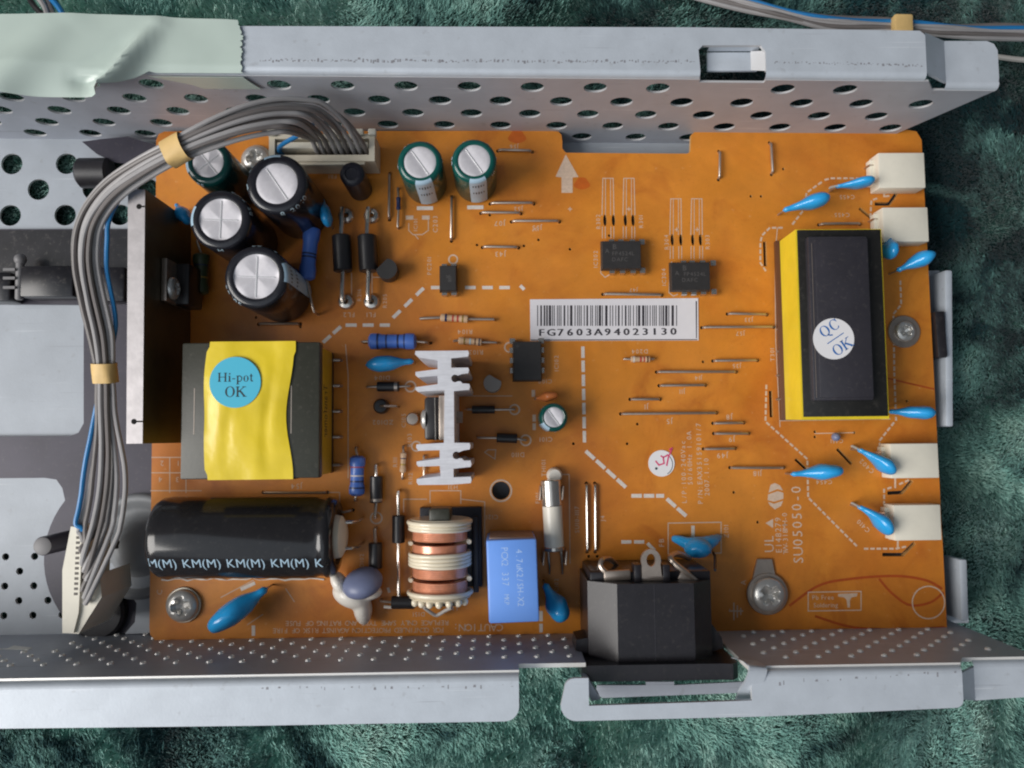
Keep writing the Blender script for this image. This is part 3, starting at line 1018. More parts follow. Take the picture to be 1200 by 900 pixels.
# ================================================================== CIRCUIT BOARD
HOLES_PX = [(587, 575, 10.5)]
PIN = [(631, 281), (714, 276), (892, 230), (747, 497), (824, 424), (860, 577), (888, 612), (955, 512), (559, 287), (614, 288), (668, 292), (672, 520), (735, 520),
       (574, 252), (604, 290), (918, 198), (880, 230), (955, 506), (1001, 507), (300, 372), (352, 383), (433, 404), (505, 402), (640, 565), (690, 652), (700, 652), (1063, 470)]
bo = []
def add_px(*pts):
    for q in pts: bo.append(P(*q))
add_px((190, 752), (181, 750), (176, 744), (175, 735), (178, 522), (182, 360), (183, 164), (186, 157), (193, 154), (640, 153), (654, 154), (658, 158), (659, 166), (659, 174), (663, 179),
       (805, 180), (809, 178), (810, 158), (815, 154), (1062, 152), (1074, 154), (1080, 164), (1110, 739), (900, 743), (600, 748))
J = [(585, 177, 622, 178), (576, 239, 624, 239), (565, 250, 609, 250.5), (601, 260, 654, 260), (567, 290, 606, 290.5), (708, 345, 774, 346), (854, 368, 897, 369), (824, 384, 905, 383.5), (837, 423, 886, 422.5),
     (771, 436, 861, 436), (774, 452, 825, 451.5), (740, 468, 772, 468), (729, 485, 838, 484), (837, 496, 870, 495.5), (838, 508, 876, 508), (826, 526, 860, 525.5), (857, 548, 917, 548), (305, 380, 350, 380),
     (310, 577, 382, 577), (842.5, 179, 842, 209), (902, 169, 904, 203), (529.5, 232, 529, 281), (687, 568, 688, 645), (697, 568, 697.5, 645), (457, 205, 456.5, 256), (961, 263.5, 1006, 263), (412, 598, 379, 604), (432, 430, 436, 435)]
bh = []
for xa, ya, xb, yb in J[:-1]:
    for q in ((xa, ya), (xb, yb)):
        d = Vector((xb - xa, yb - ya)).normalized() * (1.6 if q == (xb, yb) else -1.6)
        bh.append(circ(*P(q[0] + d.x, q[1] + d.y), .46, 10))
for x, y, r in HOLES_PX: bh.append(circ(*P(x, y), r / 4.6, 24))
for x, y in PIN: bh.append(circ(*P(x, y), 0.38, 8))
SLOTS = [([(1040, 578), (1057, 577), (1069, 563)], 4.2), ([(1034, 650), (1058, 650), (1072, 636)], 4.2), ([(1025, 239), (1042, 239), (1051, 226)], 4.2), ([(1007, 244), (1030, 263)], 3.6),
         ([(981, 526), (998, 544)], 3.6), ([(932, 538), (945, 550)], 3.6), ([(903, 458), (904, 489)], 4), ([(896, 283), (897, 312)], 4)]
for pts, w in SLOTS: bh.append(thick([P(*q) for q in pts], w / 4.6))
for x, y in ((709, 258), (719, 258), (733, 258), (742, 258), (788, 281), (798, 281), (812, 281), (821, 281)):
    c = P(x, y); bh.append([(c[0] + .48 * math.cos(2 * PI * k / 12), c[1] + 1.55 * math.sin(2 * PI * k / 12)) for k in range(12)])
b = MB(); b.prism(bo, bh, -1.6, 0, 0, 1)
board = b.build('circuit_board', ['board_laminate', 'board_edge'], loc=(0, 0, 0), label='orange power supply circuit board crowded with soldered components, screwed into the metal tray', cat='circuit board')

def part(b, name, mats, loc, label=None, group=None, angle=35, parent=None, kind=None):
    return b.build(name, mats, parent or board, loc, label, None, group, kind, angle)

# ------------------------------------------------------------------ white print on the board
SK = MB()
ZS = 0.035
def s_poly(pts, z=ZS):
    pts = [P(*q) for q in pts]
    n = len(SK.v)
    tris = tessellate_polygon([[Vector((p[0], p[1], 0)) for p in pts]])
    SK.add([(p[0], p[1], z) for p in pts], [tuple(t) for t in tris])
JC = [0]
def s_line(pts, w=1.2, close=False, z=ZS):
    if close: pts = list(pts) + [pts[0]]
    for a, c in zip(pts[:-1], pts[1:]):
        a = Vector(P(*a)); c = Vector(P(*c)); d = c - a
        if d.length < 1e-6: continue
        t = d.normalized(); n = Vector((-t.y, t.x)) * (w / 9.2); e = t * (w / 9.2)
        q = [a - e + n, a - e - n, c + e - n, c + e + n]
        JC[0] += 1
        SK.add([(p.x, p.y, z + .0015 * (JC[0] % 9)) for p in q], [(0, 1, 2, 3)])
def s_dash(pts, dash, gap, w, z=ZS, tgt=None):
    pts = [Vector(q) for q in pts]
    pos = 0.0
    for a, c in zip(pts[:-1], pts[1:]):
        L = (c - a).length; d = (c - a) / L
        t = (-pos) % (dash + gap)
        while t + dash * .6 < L:
            p, q = a + d * t, a + d * min(t + dash, L)
            s_line([tuple(p), tuple(q)], w, z=z)
            t += dash + gap
        pos += L
def s_text(s, px, py, cap, ang=0, fixed=None, track=.14, sx=1.0):
    """centred on (px, py); cap height in photo pixels"""
    k = cap / 4.6
    out, w = layout(s, k, fixed, track)
    c = P(px, py); a = math.radians(ang); ca, sa = math.cos(a), math.sin(a)
    for v, f in out:
        SK.add([(c[0] + (x - w / 2) * sx * ca - (y - k / 2) * sa, c[1] + (x - w / 2) * sx * sa + (y - k / 2) * ca, ZS) for x, y in v], f)
def s_circle(px, py, r, w=1.3, n=32):
    s_line([(px + r * math.cos(2 * PI * i / n), py + r * math.sin(2 * PI * i / n)) for i in range(n + 1)], w)

# broad dashes that part the two halves of the board
BW = MB(); SKO = SK; SK = BW
s_dash([(683, 408), (685, 522)], 9.5, 7, 4.0); s_dash([(688, 530), (740, 577)], 9.5, 7, 4.4); s_dash([(742, 581), (776, 581)], 8, 6.5, 4.4)
s_dash([(783, 586), (810, 610)], 9.5, 7, 4.4); s_dash([(812, 618), (812, 632)], 10, 6, 4)
s_dash([(380, 400), (398, 384)], 8, 8, 4.2); s_dash([(407, 381), (455, 381)], 9, 11, 4); s_dash([(462, 371), (496, 338)], 8, 11, 4.2); s_dash([(507, 337), (514, 337)], 7, 8, 4)
s_dash([(547, 337), (603, 337)], 8.5, 11.5, 4); s_dash([(730, 635), (756, 635)], 8, 7, 4); s_dash([(760, 638), (766, 644)], 8, 7, 4); s_line([(611, 336), (613, 338)], 4)
s_line([(634, 718), (634, 726)], 4); s_line([(634, 733), (634, 739)], 4); s_line([(297, 684), (284, 690)], 4); s_line([(297, 735), (297, 743)], 4); s_line([(455, 690), (456, 693)], 3)
part(BW, 'isolation_dashes', 'dash_white', (P(683, 500)[0], P(683, 500)[1], 0), kind='stuff')
SK = SKO
# fine dotted lines round the inverter
fine = [[(1007, 209), (974, 209), (966, 211)], [(962, 214), (945, 226), (944, 243), (927, 265)], [(916, 267), (902, 267), (893, 276), (891, 284), (891, 308), (899, 320)],
        [(898, 452), (897, 494), (946, 538), (947, 583), (1007, 643), (1050, 643), (1064, 640)], [(1055, 330), (1056, 357), (1047, 368), (1048, 440), (1050, 492), (1031, 516), (1030, 535)],
        [(1036, 606), (1036, 574), (1048, 570), (1064, 563)], [(1020, 254), (1021, 235), (1032, 231), (1046, 229)]]
for l in fine: s_dash(l, 3.0, 4.4, 2.3)
# component outlines
for (x, y) in ((705.5, 209), (730, 209)):
    s_line([(x + 1, y), (x + 13, y), (x + 14, 252)], 1.0); s_line([(x + 1, y), (x, 252)], 1.0); s_line([(x + 4, y + 1), (x + 4, 252)], .8); s_line([(x + 10, y + 1), (x + 10, 252)], .8)
    for d in (2, 12): s_line([(x + d - 1.6, 266), (x + d - 1.6, 279)], .9); s_line([(x + d + 1.8, 266), (x + d + 1.8, 279)], .9)
for (x, y) in ((785, 233), (809.5, 233)):
    s_line([(x + 1, y), (x + 13, y), (x + 13.5, 275)], 1.0); s_line([(x + 1, y), (x, 275)], 1.0); s_line([(x + 4, y + 1), (x + 4, 275)], .8); s_line([(x + 10, y + 1), (x + 10, 275)], .8)
    for d in (2, 12): s_line([(x + d - 1.6, 289), (x + d - 1.6, 303)], .9); s_line([(x + d + 1.8, 289), (x + d + 1.8, 303)], .9)
s_line([(708, 283), (705, 286), (704, 320), (709, 325), (714, 322)], 1.1); s_line([(787, 307), (785, 310), (784, 343), (789, 347), (794, 345)], 1.1)
s_line([(783, 613), (845, 612), (845, 648), (783, 649)], 1.2, True)
s_line([(1043, 521), (1039, 521), (1039, 536)], 1.2); s_line([(1045, 592), (1041, 592), (1042, 632), (1046, 632)], 1.1); s_line([(1031, 246), (1030, 262)], 1.1)
s_line([(1027, 184), (1024, 184), (1024, 202)], 1.1); s_line([(1026, 205), (1026, 222)], 1.0); s_line([(1049, 561), (1049, 571)], 2.2); s_line([(1052, 634), (1052, 642)], 2.2); s_line([(1036, 222), (1036, 230)], 2.4)
for x, y in ((1042, 522), (1046, 594)): s_line([(x, y), (x + 3, y)], 2)
s_line([(947, 694), (1009, 693), (1009, 715), (947, 716)], 1.2, True)
s_text('Pb Free', 965, 700, 5.2); s_text('Soldering', 968, 709, 5.2, track=.1)
s_poly([(982, 696), (1005, 695), (1004, 699), (998, 700), (996, 703), (996, 712), (993, 712), (992, 703), (989, 700), (982, 699)])
s_circle(1088, 706, 19, 1.5)
s_circle(587, 575, 12.3, 2.0); s_circle(474, 629 - 23, 0.1, .5)
for x, y, r in ((441, 607, 6.6), (616, 516, 6.0), (603, 480, 5.6), (481, 453, 6.0), (488, 523, 5.5), (597, 407, 5.5), (531, 304, 5)): s_circle(x, y, r, 1.7, 20)
s_poly([(663, 181), (678, 207.5), (671, 208), (671, 226), (658, 226), (658, 208), (651, 207)])
s_line([(855, 716), (870, 716)], 1.6); s_line([(860, 707), (860, 726)], 1.6); s_line([(864, 710), (864, 723)], 1.4); s_line([(868, 713), (868, 720)], 1.4)
s_line([(855, 714), (855, 714.5)], 1); s_text('A', 871, 682, 6, 90)
# quality mark, triangle and ratings
s_poly([(908, 566), (914, 569), (917.5, 575), (911, 573), (900.5, 577.5), (903, 568)]); s_poly([(900, 579.5), (911, 575.5), (918, 577.5), (918, 584.5), (907, 588), (899.5, 586)]); s_poly([(900, 588), (907, 590.3), (917.7, 586.8), (915, 593), (908, 597), (902, 592)])
s_poly([(897, 613), (906, 608), (906, 619)]); s_poly([(868.5, 505), (869, 506), (868, 506)])
s_text('UL', 901, 636, 11, 90, track=.18); s_text('E148279', 912, 627, 7, 90, fixed=.60); s_text('TW-318MH-0', 920, 625, 6.0, 90, fixed=.56)
s_text('SU05050-0', 934, 615, 11.5, 90, fixed=.62); 
s_text('L/P:100-240Vac', 801, 553, 5.6, 90, fixed=.66); s_text('50/60Hz 1.0A', 808, 537, 5.6, 90, fixed=.66)
s_text('P/N:EAX35159101/7', 819.5, 543, 5.8, 90, fixed=.68); s_text('2007.1.10', 828, 559, 5.6, 90, fixed=.62)
s_text('CAUTION:', 560, 735.5, 8.2, 179.2, fixed=.62)
s_text('FOR CONTINUED PROTECTION AGAINST RISK OF FIRE', 420, 738.8, 5.6, 179.4, fixed=.545); s_text('REPLACE ONLY SAME TYPE AND RATING OF FUSE', 430, 730.3, 5.6, 179.4, fixed=.57)
# designators (upside down or on edge, as the board is turned)
for s, x, y, c, a in (
    ('J56', 602, 172, 5, 180), ('J52', 607, 245, 5, 180), ('J07', 585, 262, 6, 180), ('J55', 629, 267, 5.5, 180), ('J43', 586, 298, 6, 180), ('J37', 627, 269, 4, 180),
    ('J47', 742, 340, 4.5, 180), ('J33', 877, 375, 5, 180), ('J57', 867, 391, 5, 180), ('D204', 749, 412, 5, 180), ('J35', 863, 429, 5, 180), ('J14', 818, 443, 5, 180),
    ('J11', 799, 459, 5.5, 180), ('J1', 757, 477, 6, 180), ('J5', 784, 494, 6, 180), ('J8', 854, 489, 6, 180), ('J9', 857, 515, 6, 180), ('J49', 846, 534, 6, 180), ('J18', 887, 555, 6, 180),
    ('C455', 992, 231, 5, 180), ('C455', 986, 252, 5, 180), ('C454', 965, 565, 5, 180), ('C402', 1015, 546, 5.4, 135), ('C410', 1011, 616, 5.4, 135), ('C451', 980, 517, 4.6, 180),
    ('R104', 544, 389, 5.4, 180), ('R103', 557, 413, 5.4, 180), ('PC201', 503, 311, 5, 90), ('C203', 510, 262, 5.5, 90), ('IC101', 487, 267 - 4, 4.5, 90), ('FL1', 434, 369, 5.5, 180), ('FL2', 408, 369, 5.5, 180),
    ('R216', 421, 345, 4.6, 90), ('R205', 451, 352, 4.6, 90), ('D104', 447, 443, 5.4, 180), ('ZD102', 448, 495, 5.4, 180), ('C105', 473, 492, 5, 90), ('R103', 480, 515, 5, 90), ('R111', 463, 541, 5, 90), ('R112', 481, 560, 5, 90),
    ('H31', 530, 571, 5, 180), ('C108', 638, 447, 5, 180), ('C101', 639, 515, 5.4, 180), ('D110', 606, 533, 5.4, 180), ('TH101', 637, 548, 5, 90), ('F101', 630, 583, 5, 90), ('J54', 347, 570, 6, 180),
    ('C121', 576, 606, 5, 180), ('SU10-1117', 676, 608, 5, 90), ('J4', 706, 607, 5, 90), ('Z101', 851, 622, 5.4, 90), ('D151', 490, 720, 5, 180), ('L101', 529, 713, 5, 180), ('IC302', 698, 303, 5, 90), ('IC304', 778, 324, 5, 90),
    ('R302', 701, 259, 5, 90), ('R301', 751, 259, 5, 90), ('R304', 781, 283, 5, 90), ('R303', 829, 283, 5, 90), ('FB', 775, 635, 6, 90), ('C102', 652, 745 - 60, 4.6, 90), ('D102', 424, 656, 4.6, 90), ('IC102', 652, 425, 5, 90),
    ('2', 189, 543, 6, 180), ('1', 208, 543, 6, 180), ('4', 187, 562, 6, 180), ('3', 207, 562, 6, 180), ('C', 187, 693, 6, 90), ('N', 300, 704, 6, 180), ('FB1', 389, 207, 4.6, 180), ('T301', 905, 415, 5, 90)):
    s_text(s, x, y, c, a, track=.22)
for q in ([(178, 536), (213, 536)], [(178, 554), (213, 554)], [(199, 536), (199, 577)], [(218, 560), (218, 577)], [(177, 575), (236, 575)]): s_line(q, 1)
for q in ([(405, 404), (408, 440), (408, 560)], [(380, 577), (398, 577), (398, 640)], [(504, 589), (504, 575), (540, 575), (540, 590)], [(473, 600), (473, 585), (500, 585)], [(541, 585), (568, 588), (568, 640)],
          [(660, 556), (667, 556), (668, 660)], [(640, 556), (660, 556)], [(683, 660), (683, 740)], [(436, 325), (448, 325)], [(436, 320), (436, 360)], [(412, 320), (412, 360)], [(259, 700), (297, 680)], [(335, 690), (345, 705)],
          [(290, 732), (308, 720)], [(911, 267), (908, 300), (909, 400), (914, 500)], [(914, 493), (1043, 491)], [(961, 263), (1000, 263)], [(955, 508), (1000, 507)]): s_line(q, 1.0)
for x in (480, 499): s_line([(x - 2, 255), (x + 2, 255)], 5)
s_line([(479, 262), (479, 270), (484, 275), (495, 275), (502, 270), (502, 258)], 1)
s_line([(486, 275), (490, 280)], 1); s_line([(572, 527), (581, 527), (580, 538), (568, 530), (572, 527)], 1)
for x, y in ((668, 245), (737, 245), (793, 269), (817, 269)): s_line([(x - 2, y), (x + 2, y)], 1); s_line([(x, y - 2), (x, y + 2)], 1)
for x, y in ((625, 461), (626, 490), (626, 500)): s_line([(x, y - 2), (x, y + 2)], 4)
for x, y in ((631, 451),): pass
for y in (464, 480): s_line([(545, y), (600, y)], .9)
part(SK, 'silkscreen_print', 'silk', (P(800, 450)[0], P(800, 450)[1], 0), kind='stuff')

# loops drawn with a red marker
def s_curve(pts, w):
    c = spline([Vector((p[0], p[1], 0)) for p in pts], 8)
    o = thick([P(q.x, q.y) for q in c], w / 4.6)
    n = len(o) // 2
    JC[0] += 1
    SK.add([(p[0], p[1], .016 + .002 * (JC[0] % 3)) for p in o], [(i, i + 1, 2 * n - 2 - i, 2 * n - 1 - i) for i in range(n - 1)])
for pts, w, lab_ in (([(925, 710), (960, 686), (1000, 678), (1050, 675), (1085, 680), (1104, 690)], 3.0, 'long red marker arc over the lower right corner of the board'),
                     ([(1030, 678), (1045, 695), (1066, 709), (1090, 706), (1106, 694)], 2.8, None), ([(955, 722), (1000, 735), (1060, 738), (1107, 735)], 2.8, None), ([(1035, 442), (1060, 448), (1095, 456)], 2.0, None)):
    R_ = MB(); SK = R_; s_curve(pts, w)
    part(R_, 'marker_stroke', 'red_ink', P(*pts[2]) + (0,), lab_)
for x, y, r in ((682, 215, 9), (606, 160, 10), (604, 640, 9)):
    R2 = MB(); SK = R2
    s_poly([(x + r * (1 + .2 * math.sin(3 * a)) * math.cos(a), y + .8 * r * math.sin(a)) for a in [2 * PI * i / 18 for i in range(18)]], 0.018)
    part(R2, 'ink_smudge', 'ink_blot', P(x, y) + (0,))
R3 = MB(); SK = R3
s_curve([(661, 203), (663, 201), (666, 204), (664, 206)], 1.3)
part(R3, 'marker_dot', 'marker_pink', (P(664, 204)[0], P(664, 204)[1], .05))
for v in range(len(R3.v)): pass
SK = SKO

# ------------------------------------------------------------------ stickers
def flat_text(b, s, c, cap, ang=0, z=0.0, m=0, fixed=None, track=.12, sx=1.0):
    out, w = layout(s, cap, fixed, track)
    a = math.radians(ang); ca, sa = math.cos(a), math.sin(a)
    for v, f in out:
        b.add([(c[0] + (x - w / 2) * sx * ca - (y - cap / 2) * sa, c[1] + (x - w / 2) * sx * sa + (y - cap / 2) * ca, z) for x, y in v], f, m)

lb = MB(); q = [P(621, 351), P(818, 349.5), P(818.5, 399), P(621.5, 399.5)]
lb.prism(q, [], 0.04, 0.16, 0)
lab = part(lb, 'barcode_label', 'label_white', (P(720, 375)[0], P(720, 375)[1], 0), label='white barcode label printed with FG7603A94023130 in the middle of the board')
bb = MB()
random.seed(21)
x = 629.5
pat = [1, 1, 1, 2, 1, 1, 2, 1, 1, 3, 2, 1, 1, 1, 1, 1, 2, 1, 1, 2, 3, 1, 1, 1]
while x < 793:
    w = random.choice((1.0, 1.0, 1.0, 1.9, 2.8)); g = random.choice((1.1, 1.1, 2.0, 2.6))
    if x + w > 795: break
    q = [P(x, 358), P(x + w, 358), P(x + w, 382), P(x, 382)]
    bb.add([(p[0], p[1], .19) for p in q], [(0, 1, 2, 3)])
    x += w + g
for dx, dz in ((-.5, 0), (0, .004), (.5, .008)):
    flat_text(bb, 'FG7603A94023130', P(712 + dx, 389), 1.75, 0, .19 + dz, fixed=.745, sx=1.30)
for q in ([(815, 353), (816.5, 353), (816.5, 396), (815.5, 397)], [(622, 398), (817, 397.6), (817, 398.6), (622, 399)]):
    bb.add([(P(*p)[0], P(*p)[1], .19) for p in q], [(0, 1, 2, 3)])
part(bb, 'barcode_print', 'text_black', (P(712, 380)[0], P(712, 380)[1], .16), parent=lab)
random.seed(5)
st = MB(); st.prism(circ(*P(775, 543), 3.35, 32), [], .04, .16, 0)
dotl = part(st, 'round_sticker', 'sticker_white', (P(775, 543)[0], P(775, 543)[1], 0), label='small round white sticker with a pink handwritten mark')
sb = MB(); c0 = P(775, 544)
ring = [(c0[0] + 2.85 * math.cos(a), c0[1] + 2.85 * math.sin(a)) for a in [math.radians(-60 + 10 * i) for i in range(13)]]
sb.prism(thick(ring, .18), [], .162, .18, 0)
sb.prism(circ(*P(769, 549), .35, 10), [], .162, .18, 0)
part(sb, 'sticker_print', 'text_dark', (c0[0], c0[1], .16), parent=dotl)
mk = MB()
for ln_ in ([(768, 540), (772, 545), (778, 543), (777, 536), (774, 534)], [(777, 536), (783, 533)], [(781, 546), (783, 536), (787, 526)], [(784, 527), (788, 525)]):
    c = [P(*p) for p in ln_]
    mk.prism(thick(c, .38), [], .17, .2, 0)
part(mk, 'handwritten_mark', 'marker_pink', (c0[0], c0[1], .16), parent=dotl)

# ------------------------------------------------------------------ component builders
def lead(b, a, c, r=.32, m=0, zt=1.2, za=0, zc=0):
    """wire that rises from the board at a, runs at height zt and dives at c (pixels)"""
    A = P3(*a, 0); C = P3(*c, 0); d = (C - A).normalized() * min(.5, (C - A).length * .2)
    pts = [A + Vector((0, 0, -.3)), A + Vector((0, 0, zt * .5)), A + d * .4 + Vector((0, 0, zt * .85)), A + d + Vector((0, 0, zt)), C - d + Vector((0, 0, zt)), C - d * .4 + Vector((0, 0, zt * .85)), C + Vector((0, 0, zt * .5)), C + Vector((0, 0, -.3))]
    b.tube(pts, r, 8, m)

def axial(name, body, leads, r, mats, h, label=None, group=None, prof='dog', bands=(), leadm='tin_dull', lr=.3):
    """two-lead part lying along the board; body, leads: ((px,py),(px,py))"""
    A, C = P3(*body[0], h), P3(*body[1], h)
    L = (C - A).length; d = (C - A).normalized()
    M = Matrix.Translation(A) @ d.to_track_quat('Z', 'Y').to_matrix().to_4x4()
    b = MB()
    if prof == 'dog':
        e = min(L * .26, r * 2.2)
        pf = [(0, 0), (r * .6, .02), (r * .96, .25 * r), (r, .5 * r), (r, e * .8), (r * .86, e * 1.15), (r * .86, L - e * 1.15), (r, L - e * .8), (r, L - .5 * r), (r * .96, L - .25 * r), (r * .6, L - .02), (0, L)]
    else:
        pf = [(0, 0), (r * .9, 0), (r, .1 * r), (r, L - .1 * r), (r * .9, L), (0, L)]
    b.lathe(pf, 18, 0, M)
    mid = (A + C) / 2
    o = part(b, name, mats, (mid.x, mid.y, 0), label, group)
    for t, w, mm in bands:
        rr = None
        for (r0, z0), (r1, z1) in zip(pf[:-1], pf[1:]):
            if z0 <= t * L <= z1 and z1 > z0: rr = r0 + (r1 - r0) * (t * L - z0) / (z1 - z0)
        bb = MB(); bb.lathe([((rr or r) + .03, t * L - w / 2), ((rr or r) + .03, t * L + w / 2)], 18, 0, M)
        part(bb, 'color_band', mm, (mid.x, mid.y, h), parent=o)
    for e, p in ((A, leads[0]), (C, leads[1])):
        lb = MB(); E_ = P3(*p, 0); dd = (E_ - e); dd.z = 0
        s = e + (mid - e).normalized() * .15
        k = Vector((E_.x, E_.y, e.z))
        lb.tube([s, s + (k - s) * .8, k + Vector((0, 0, -.12 * h)) - dd.normalized() * .1, k + Vector((0, 0, -.4 * h)), Vector((E_.x, E_.y, -.3))], lr, 8, 0)
        part(lb, 'lead', leadm, (E_.x, E_.y, 0), parent=o)
    return o

def wrap_text(b, s, R, ang, z0, cap, m=0, up=True, track=.12):
    """text round a vertical cylinder of radius R at angle ang, base line at z0"""
    out, w = layout(s, cap, None, track)
    for v, f in out:
        b.add([(R * math.cos(ang + (x - w / 2) / R), R * math.sin(ang + (x - w / 2) / R), z0 + y) for x, y in v], f, m)

def can(px, py, h, r, rd, sleeve, vent, vang, stripe, label, marks=(), stripe_len=None):
    """standing electrolytic capacitor; (px, py) is the middle of its top"""
    x, y = P(px, py, h)
    b = MB(); X = T(x, y)
    pf = [(0, .5), (r * .94, .5), (r, .9), (r, h - 1.1), (r - .12, h - .6), (r - .45, h - .2), (r - .9, h), (rd + .25, h + .05), (rd, h - .05), (rd, h - .4)]
    b.lathe(pf, 40, 0, X)
    o = part(b, 'electrolytic_capacitor', sleeve, (x, y, 0), label, 'standing electrolytic capacitors', angle=50)
    # scored top
    d = MB(); n = 72; rr = [0, .25, .5, .75, .94, 1.0]
    vs = []; fs = []
    va = math.radians(vang)
    for q in rr:
        for i in range(n):
            a = 2 * PI * i / n
            X_, Y_ = q * rd * math.cos(a), q * rd * math.sin(a)
            def dist(t): return abs(-math.sin(t) * X_ + math.cos(t) * Y_)
            dd = dist(va) if vent == 1 else min(dist(va), dist(va + PI / 2))
            z = h - .12 - (.35 * max(0, 1 - dd / (rd * .5)) ** 1.2 if q < .97 else .1)
            vs.append((x + X_, y + Y_, z))
    for j in range(len(rr) - 1):
        for i in range(n):
            k = (i + 1) % n
            fs.append((j * n + i, (j + 1) * n + i, (j + 1) * n + k, j * n + k))
    d.add(vs, fs)
    part(d, 'can_top', 'can_aluminium', (x, y, h), parent=o, angle=40)
    g = MB()
    for t in ((va,) if vent == 1 else (va, va + PI / 2)):
        u = Vector((math.cos(t), math.sin(t), 0)); c = Vector((x, y, h - .40))
        k = .9 if vent == 1 or t == va else .8
        wv = .17 if (vent == 1 or t == va) else .12
        g.tube([c - u * rd * k, c + u * rd * k], wv, 6, 0)
    part(g, 'vent_groove', 'can_groove', (x, y, h - .4), parent=o)
    if stripe is not None:
        s = MB(); a = math.radians(stripe[0]); w = stripe[1] / 2 / r
        s.lathe([(r + .04, .9), (r + .04, h - 1.1), (r - .08, h - .57), (r - .40, h - .15), (r - .85, h + .05)], 10, 0, X, a - w, a + w)
        so = part(s, 'polarity_stripe', 'stripe_pale', (x, y, h / 2), parent=o)
        mm = MB()
        for zz in (h - 3.2, h - 8.2):
            if zz > 2:
                for k in range(5):
                    da = (k - 2) * .12
                    mm.lathe([(r + .07, zz - .9 + .2 * abs(k - 2)), (r + .07, zz + .9 - .2 * abs(k - 2))], 2, 0, X, a + da - .025, a + da + .025)
        if len(mm.v): part(mm, 'minus_mark', 'text_dark', (x, y, h / 2), parent=o)
    if marks:
        t = MB()
        for s_, ad, zz, cp in marks:
            path = [(r, h - 1.7), (r, h - 1.1), (r - .12, h - .6), (r - .45, h - .2), (r - .9, h), (rd + .15, h + .06)]
            out, w_ = layout(s_, cp, None, .14)
            for v_, f_ in out:
                vs_ = []
                for gx, gy in v_:
                    d_ = gy + .12
                    q_ = path[-1]
                    for (r0, z0), (r1, z1) in zip(path[:-1], path[1:]):
                        l_ = math.hypot(r1 - r0, z1 - z0)
                        if d_ <= l_:
                            q_ = (r0 + (r1 - r0) * d_ / l_, z0 + (z1 - z0) * d_ / l_); break
                        d_ -= l_
                    a_ = math.radians(ad) + (gx - w_ / 2) / (r - .5)
                    vs_.append((x + (q_[0] + .09) * math.cos(a_), y + (q_[0] + .09) * math.sin(a_), q_[1] + .09))
                t.add(vs_, f_)
        part(t, 'sleeve_print', 'sleeve_print', (x, y, h / 2), parent=o)
    return o

def disc(tail, head, hw, z, color, label, group='blue ceramic disc capacitors', tilt=0.0, hh=3.6, tip='ceramic_tip', name='ceramic_capacitor', leadpx=None, fat=.68):
    """dipped disc capacitor standing on edge, seen from above as a drop: thin tail (lead run-down) to round head"""
    A, C = P3(*tail, z * .8), P3(*head, z * 1.05)
    d = C - A; L = d.length; u = d / L
    s = Vector((-u.y, u.x, 0)).normalized()
    w = hw / 4.75
    b = MB(); n = 18; seg = 14; vs = []; fs = []
    for i in range(n + 1):
        t = i / n
        # half width: narrow tail, swelling to the head, round end
        if t < fat:
            k = min(1, max(0, (t - .10) / (fat - .10))); core = k * k * (3 - 2 * k)
        else:
            core = math.sqrt(max(0, 1 - ((t - fat) / (1 - fat)) ** 2))
        te = .34 if t < fat else .34 * core
        wd = w * (te + .66 * core) * min(1, (t / .05) ** .5 if t < .05 else 1)
        hgt = hh * (.25 * (1 if t < fat else core) + .75 * core) * (min(1, (t / .05) ** .5) if t < .05 else 1)
        lump = 1 + .07 * math.sin(9.1 * t + tail[0]) + .04 * math.sin(17 * t + head[1])
        wd = max(.02, wd * lump); hgt = max(.02, hgt)
        cc = A + d * t + s * (tilt * w * math.sin(PI * t))
        for k in range(seg):
            a = 2 * PI * k / seg
            ca, sa = math.cos(a), math.sin(a)
            vs.append(cc + s * (wd * ca) + Vector((0, 0, hgt * sa - (1 - t) * .6)))
    for i in range(n):
        for k in range(seg):
            k2 = (k + 1) % seg
            fs.append((i * seg + k, i * seg + k2, (i + 1) * seg + k2, (i + 1) * seg + k))
    b.add(vs, fs)
    mid = (A + C) / 2
    o = part(b, name, color, (mid.x, mid.y, 0), label, group, angle=80)
    for nm, t, r in (('lead', .06, .26), ('lead', .8, .26)):
        lb = MB(); q = A + d * t
        lb.tube([q, Vector((q.x, q.y, z * .3)) - u * (.3 if t < .5 else 0), Vector((q.x, q.y, -.4)) - u * (.4 if t < .5 else 0)], r, 8)
        part(lb, nm, 'tin_dull', (q.x, q.y, 0), parent=o)
    if leadpx:
        lb = MB(); q = P3(*leadpx, .8); e = A + d * .05
        lb.tube([e, (e + q) / 2, q, Vector((q.x, q.y, -.3))], .34, 8)
        part(lb, 'lead', 'ceramic_tip', (q.x, q.y, 0), parent=o)
    return o

